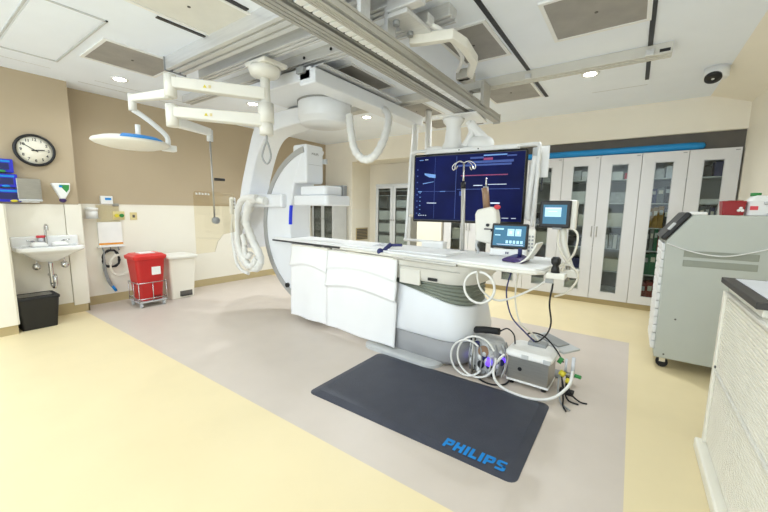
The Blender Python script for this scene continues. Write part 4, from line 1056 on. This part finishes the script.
# third door
item_box(2,5,-.03,.15,.11,'paper','stack of white packs'); item_box(2,5,.085,.05,.09,'pink_red','red and white carton')
item_box(2,4,0,.22,.16,'pack_grey','wide grey pack','supply_pack','pack'); item_box(2,3,0,.22,.20,'box_cream','cream open bin','supply_bin','bin')
for i in range(4): item_box(2,2,-.085+i*.055,.048,.2,'pack_grey' if i%2 else 'paper',('tilted white','flat grey','narrow white','thick grey')[i]+' envelope pack','supply_pack','pack')
item_box(2,1,0,.22,.18,'box_cream','cream storage bin','supply_bin','bin'); item_box(2,0,0,.22,.08,'paper','low white pack','supply_pack','pack'); item_box(2,0,.0,.22,.15,'pack_grey','tall grey pack','supply_pack','pack',.12,YC+.28)
# fourth door
item_box(3,5,-.05,.11,.15,'pack_grey','upright grey pack','supply_pack','pack'); item_box(3,5,.065,.1,.13,'paper','square white pack','supply_pack','pack')
item_box(3,4,0,.22,.18,'paper','broad white carton'); item_box(3,3,-.05,.11,.2,'paper','pale carton'); item_box(3,3,.065,.1,.17,'box_cream','cream carton')
item_box(3,2,0,.22,.14,'book_dark','dark storage bin','supply_bin','bin'); item_box(3,1,0,.2,.15,'book_blue','navy storage bin','supply_bin','bin'); item_box(3,0,0,.22,.22,'box_cream','cream storage bin','supply_bin','bin')
# left doors, mostly hidden
for d in (4,5,6,7):
    item_box(d,5,0,.2,.14,'pack_grey','grey pack','supply_pack','pack'); item_box(d,3,0,.2,.18,'book_dark','dark bin','supply_bin','bin'); item_box(d,2,0,.2,.2,'box_cream','cream bin','supply_bin','bin'); item_box(d,1,-.05,.1,.12,'book_red','red carton'); item_box(d,1,.06,.1,.1,'book_blue','blue carton'); item_box(d,0,0,.2,.2,'paper','white carton')
# blue roll
r=thing('foam_roll','long blue roll lying along the top of the white cabinets','roll',(-.4,YC+.08,2.205))
MB().lathe([(.001,-2.1),(.04,-2.1),(.048,-2.06),(.048,.56),(.04,.66),(.001,.68)],(0,YC+.06-.02,2.254),n=16,ax='x').build('roll','blue_roll',r)

# ================================================================= ALCOVE CABINETS
def steel_cabinet(x0,x1,yf,z1,label,who):
    r=thing('glass_cabinet',label,'cabinet',((x0+x1)/2,yf+.2,0),group='grey glass cabinets at the back')
    b=MB(); y1=yf+.42
    b.box(x0,yf+.02,0,x0+.02,y1,z1); b.box(x1-.02,yf+.02,0,x1,y1,z1); b.box(x0+.02,yf+.02,.06,x1-.02,y1,.08); b.box(x0+.02,yf+.02,z1-.02,x1-.02,y1,z1); b.box(x0+.02,y1-.012,.06,x1-.02,y1,z1); b.box(x0+.02,yf+.04,0,x1-.02,y1,.06)
    b.build('carcass','light_grey',r)
    bx(x0-.01,yf+.0,z1,x1+.01,y1,z1+.03).build('top_panel','light_grey',r,bevel=.006)
    SH2=[.35,.62,.89,1.16,1.43,1.68]
    for z in SH2: bx(x0+.022,yf+.03,z-.012,x1-.022,y1-.014,z).build('shelf','light_grey',r)
    w_=(x1-x0)/2
    for s_ in (0,1):
        a0=x0+w_*s_+.003; a1=a0+w_-.006; d=MB(); q=.065 if w_>.4 else .04
        d.box(a0,yf,.06,a0+q,yf+.02,z1); d.box(a1-q,yf,.06,a1,yf+.02,z1); d.box(a0+q,yf,.06,a1-q,yf+.02,.06+q); d.box(a0+q,yf,z1-q,a1-q,yf+.02,z1)
        door=d.build('door','light_grey',r)
        bx(a0+q,yf+.008,.06+q,a1-q,yf+.012,z1-q).build('pane','pane_glass',door)
        hx=a1-.03 if s_==0 else a0+.03
        cy((hx,yf,1.15),(hx,yf-.02,1.15),.014,n=10).build('handle','steel',door)
        for i,z in enumerate([.081]+SH2):
            nm_=('bottom','second','third','fourth','fifth','sixth','top')[i]
            if i in (5,) and s_==0: continue
            xa=(a0+a1)/2; m=('box_cream','paper','white_plastic','paper','white_plastic','light_grey','book_dark')[i]
            h=.19 if i<5 else (.14 if i<6 else .1)
            bn=thing('storage_bin',f'{("pale","white","plain white","whitish","clean white","grey","dark")[i]} bin on the {nm_} shelf of the {("left","right")[s_]} half of {who}','bin',(xa,yf+.12,z+.001),group='bins in the grey glass cabinets')
            hw=min(.16,(a1-a0)/2-.03); bx(xa-hw,yf+.035,z+.001,xa+hw,yf+.3,z+.001+h).build('tub',m,bn,bevel=.01)
            bx(xa-hw-.005,yf+.03,z+h-.012,xa+hw+.005,yf+.305,z+.003+h).build('rim','light_grey',bn,bevel=.003)
steel_cabinet(-4.69,-3.78,YB-.44,1.89,'grey double door glass cabinet standing in the alcove left of the big monitor','the alcove cabinet')
steel_cabinet(-5.94,-5.28,5.58,1.82,'grey double door glass cabinet in the corner behind the C-arm detector','the corner cabinet')

# ================================================================= SUPPLY TROLLEY
r=thing('supply_trolley','grey white medical supply trolley with sloped top and black handle, by the right wall','trolley',(.62,4.0,0))
X0,X1,Y0,Y1=.262,1.0,3.88,4.5
pf=[(X0,.10),(X1,.10),(X1,1.375),(.405,1.375),(.25,1.15)]
MB().prism(pf,'y',Y0,Y1).build('body','trolley',r,bevel=.012,seg=3)
for z0,z1 in ((1.02,1.075),(.94,.995)): bx(.38,Y0-.004,z0,.83,Y0+.01,z1).build('side_slot','trolley_slot',r,bevel=.003)
for i in range(13):
    z=.17+i*.074; bx(X0-.032,Y0+.02,z,X0-.0,Y1-.02,z+.068).build('drawer','white_plastic',r,bevel=.008)
b=MB(); M_=Matrix.Translation((.325,Y0,1.262))@Matrix.Rotation(math.radians(-55.3),4,'Y')
bx(-.14,-.015,-.0,.14,Y1-Y0+.01,.045,M=M_).build('handle','black',r,bevel=.015,seg=3)
bx(-.05,-.02,.035,.02,.12,.05,M=M_).build('handle_inlay','light_grey',r,bevel=.004)
MB().prism(rrect(.385,.50,Y0-.005,Y1,.02),'z',1.372,1.40).build('front_lip','white_plastic',r,bevel=.012,seg=3)
for a_,c_ in ((.33,3.96),(.93,3.96),(.33,4.42),(.93,4.42)):
    cw=cy((a_,c_-.018,.045),(a_,c_+.018,.045),.045,n=18).build('caster','rubber',r)
    bx(a_-.022,c_-.024,.05,a_+.022,c_+.024,.102).build('caster_fork','chrome',cw)
for x,z in ((.33,.14),(.38,.47),(.7,.6)): cy((x,Y0-.003,z),(x,Y0,z),.008,n=8).build('screw','dark_fill',r)
hose('cable',[(.26,3.868,1.13),(.36,3.86,1.09),(.5,3.855,1.055),(.64,3.855,1.05),(.78,3.86,1.09),(.95,3.87,1.16)],.005,'white_plastic','thin white cable draped across the side of the supply trolley','cable')
r=thing('sharps_box','red open topped sharps box on the supply trolley','sharps box',(.64,4.0,1.376))
b=MB(); b.loft([[(a_,c_,z) for a_,c_ in rrect(.65-dx,.65+dx,3.98-.07*q,3.98+.07*q,.01)] for z,dx,q in ((1.376,.062,.9),(1.47,.07,1),(1.49,.072,1.05))]); b.build('box','sharps_red',r,bevel=.004)
bx(.62,3.98-.066,1.475,.70,3.98+.06,1.494).build('flap','book_red',r)
b=MB()
for dx,dz in ((-.011,0),(.011,0),(0,.018)): b.lathe([(.005,3.907),(.011,3.907),(.011,3.911),(.005,3.911)],(.69+dx,0,1.415+dz),n=14,ax='y')
b.build('hazard_symbol','paper',r)
r=thing('jug','white plastic jug with a green cap and looped handle on the supply trolley','jug',(.80,4.0,1.376))
b=MB(); b.loft([[(a_,c_,z) for a_,c_ in rrect(.805-dx,.805+dx,4.0-dy,4.0+dy,.03)] for z,dx,dy in ((1.376,.075,.065),(1.49,.075,.065),(1.525,.05,.05),(1.535,.035,.035))]); b.build('bottle','white_plastic',r,bevel=.006)
cy((.78,4.0,1.53),(.78,4.0,1.555),.032,n=16).build('cap','green',r)
tb([(.82,3.925,1.47),(.87,3.92,1.48),(.895,3.92,1.43),(.86,3.92,1.39),(.84,3.925,1.385)],.012,n=10).build('grip','light_grey',r)
bx(.745,3.931,1.42,.79,3.935,1.45).build('label','pink_red',r)
# ================================================================= FRONT COUNTER
r=thing('tambour_cabinet','cream cabinet with ribbed tambour front and dark edged worktop at the right edge','cabinet',(.75,1.9,0))
Xc=.465
b=MB(); b.box(Xc,.4,.07,1.03,2.64,.965); b.build('carcass','tambour',r,bevel=.008)
bx(Xc-.05,.4,0,1.03,2.66,.07).build('plinth','tambour',r,bevel=.012)
for z0,z1,n_ in ((.09,.50,'tambour_shutter'),(.52,.945,'tambour_shutter')):
    s_=MB(); z=z0
    while z<z1-.012:
        s_.prism([(Xc-.016,z),(Xc-.004,z-.001),(Xc-.004,z+.018),(Xc-.016,z+.015)],'y',.42,2.61) if False else s_.loft([[(Xc-.004,y,z),(Xc-.009,y,z+.003),(Xc-.009,y,z+.014),(Xc-.004,y,z+.017)] for y in (.42,2.60)])
        z+=.019
    s_.build(n_,'tambour',r)
for z in (.505,.95): bx(Xc-.018,.41,z,Xc,2.62,z+.014).build('shutter_rail','cream_plastic',r,bevel=.002)
bx(Xc-.02,2.605,.07,Xc,2.645,.965).build('corner_post','tambour',r,bevel=.004)
cy((Xc-.02,2.55,.55),(Xc-.026,2.55,.55),.008,n=10).build('lock','dark_fill',r)
bx(Xc+.0,2.02,.965,1.03,2.63,1.005).build('riser','tambour',r,bevel=.004)
b=MB(); b.box(Xc-.03,1.98,1.005,1.03,2.67,1.035); b.build('worktop','counter_edge',r,bevel=.004)
bx(Xc+.02,2.02,1.035,1.025,2.63,1.038).build('worktop_inlay','counter_top',r)

# ================================================================= LIGHT
def area(loc,size,e,col=(.83,.925,1),rot=(0,0,0)):  # unseen area lamps added below the ceiling, out of view, as fill
    l=bpy.data.lights.new('unseen_fill_lamp','AREA'); l.energy=e; l.shape='RECTANGLE'; l.size=size[0]; l.size_y=size[1]; l.color=col
    o=bpy.data.objects.new('unseen_fill_lamp',l); COL.objects.link(o); o.location=loc; o.rotation_euler=rot
area((-1.6,.7,2.84),(1.2,.6),10)
area((-3.2,.0,2.84),(1.2,.6),13)
area((.2,2.2,2.84),(.6,1.2),7)
area((-.6,-.8,2.84),(1.2,.6),8)
area((-4.6,-.6,2.84),(1.2,.6),12)
w=bpy.data.worlds.new('World'); SC.world=w; w.use_nodes=True
w.node_tree.nodes['Background'].inputs[0].default_value=(.80,.91,1,1); w.node_tree.nodes['Background'].inputs[1].default_value=2.2

# ================================================================= CAMERA
yaw,pitch,roll=math.radians(35.153),math.radians(7.609),math.radians(-.923)
f=Vector((-math.sin(yaw)*math.cos(pitch),math.cos(yaw)*math.cos(pitch),-math.sin(pitch)))
rt=Vector((math.cos(yaw),math.sin(yaw),0)); dn_=f.cross(rt)
r2_=rt*math.cos(roll)+dn_*math.sin(roll); d2=-rt*math.sin(roll)+dn_*math.cos(roll)
cam=bpy.data.cameras.new('camera'); cam.sensor_width=36; cam.lens=350.07/768*36; cam.clip_start=.02
co=bpy.data.objects.new('camera',cam); COL.objects.link(co)
u=-d2; b_=-f
co.matrix_world=Matrix(((r2_.x,u.x,b_.x,0),(r2_.y,u.y,b_.y,0),(r2_.z,u.z,b_.z,1.38),(0,0,0,1)))
SC.camera=co
vs_=SC.view_settings; vs_.view_transform='Standard'; vs_.look='None'; vs_.gamma=1.0; vs_.use_curve_mapping=False; vs_.exposure=0.34
SC.cycles.use_denoising=True
SC.cycles.max_bounces=10; SC.cycles.transparent_max_bounces=12
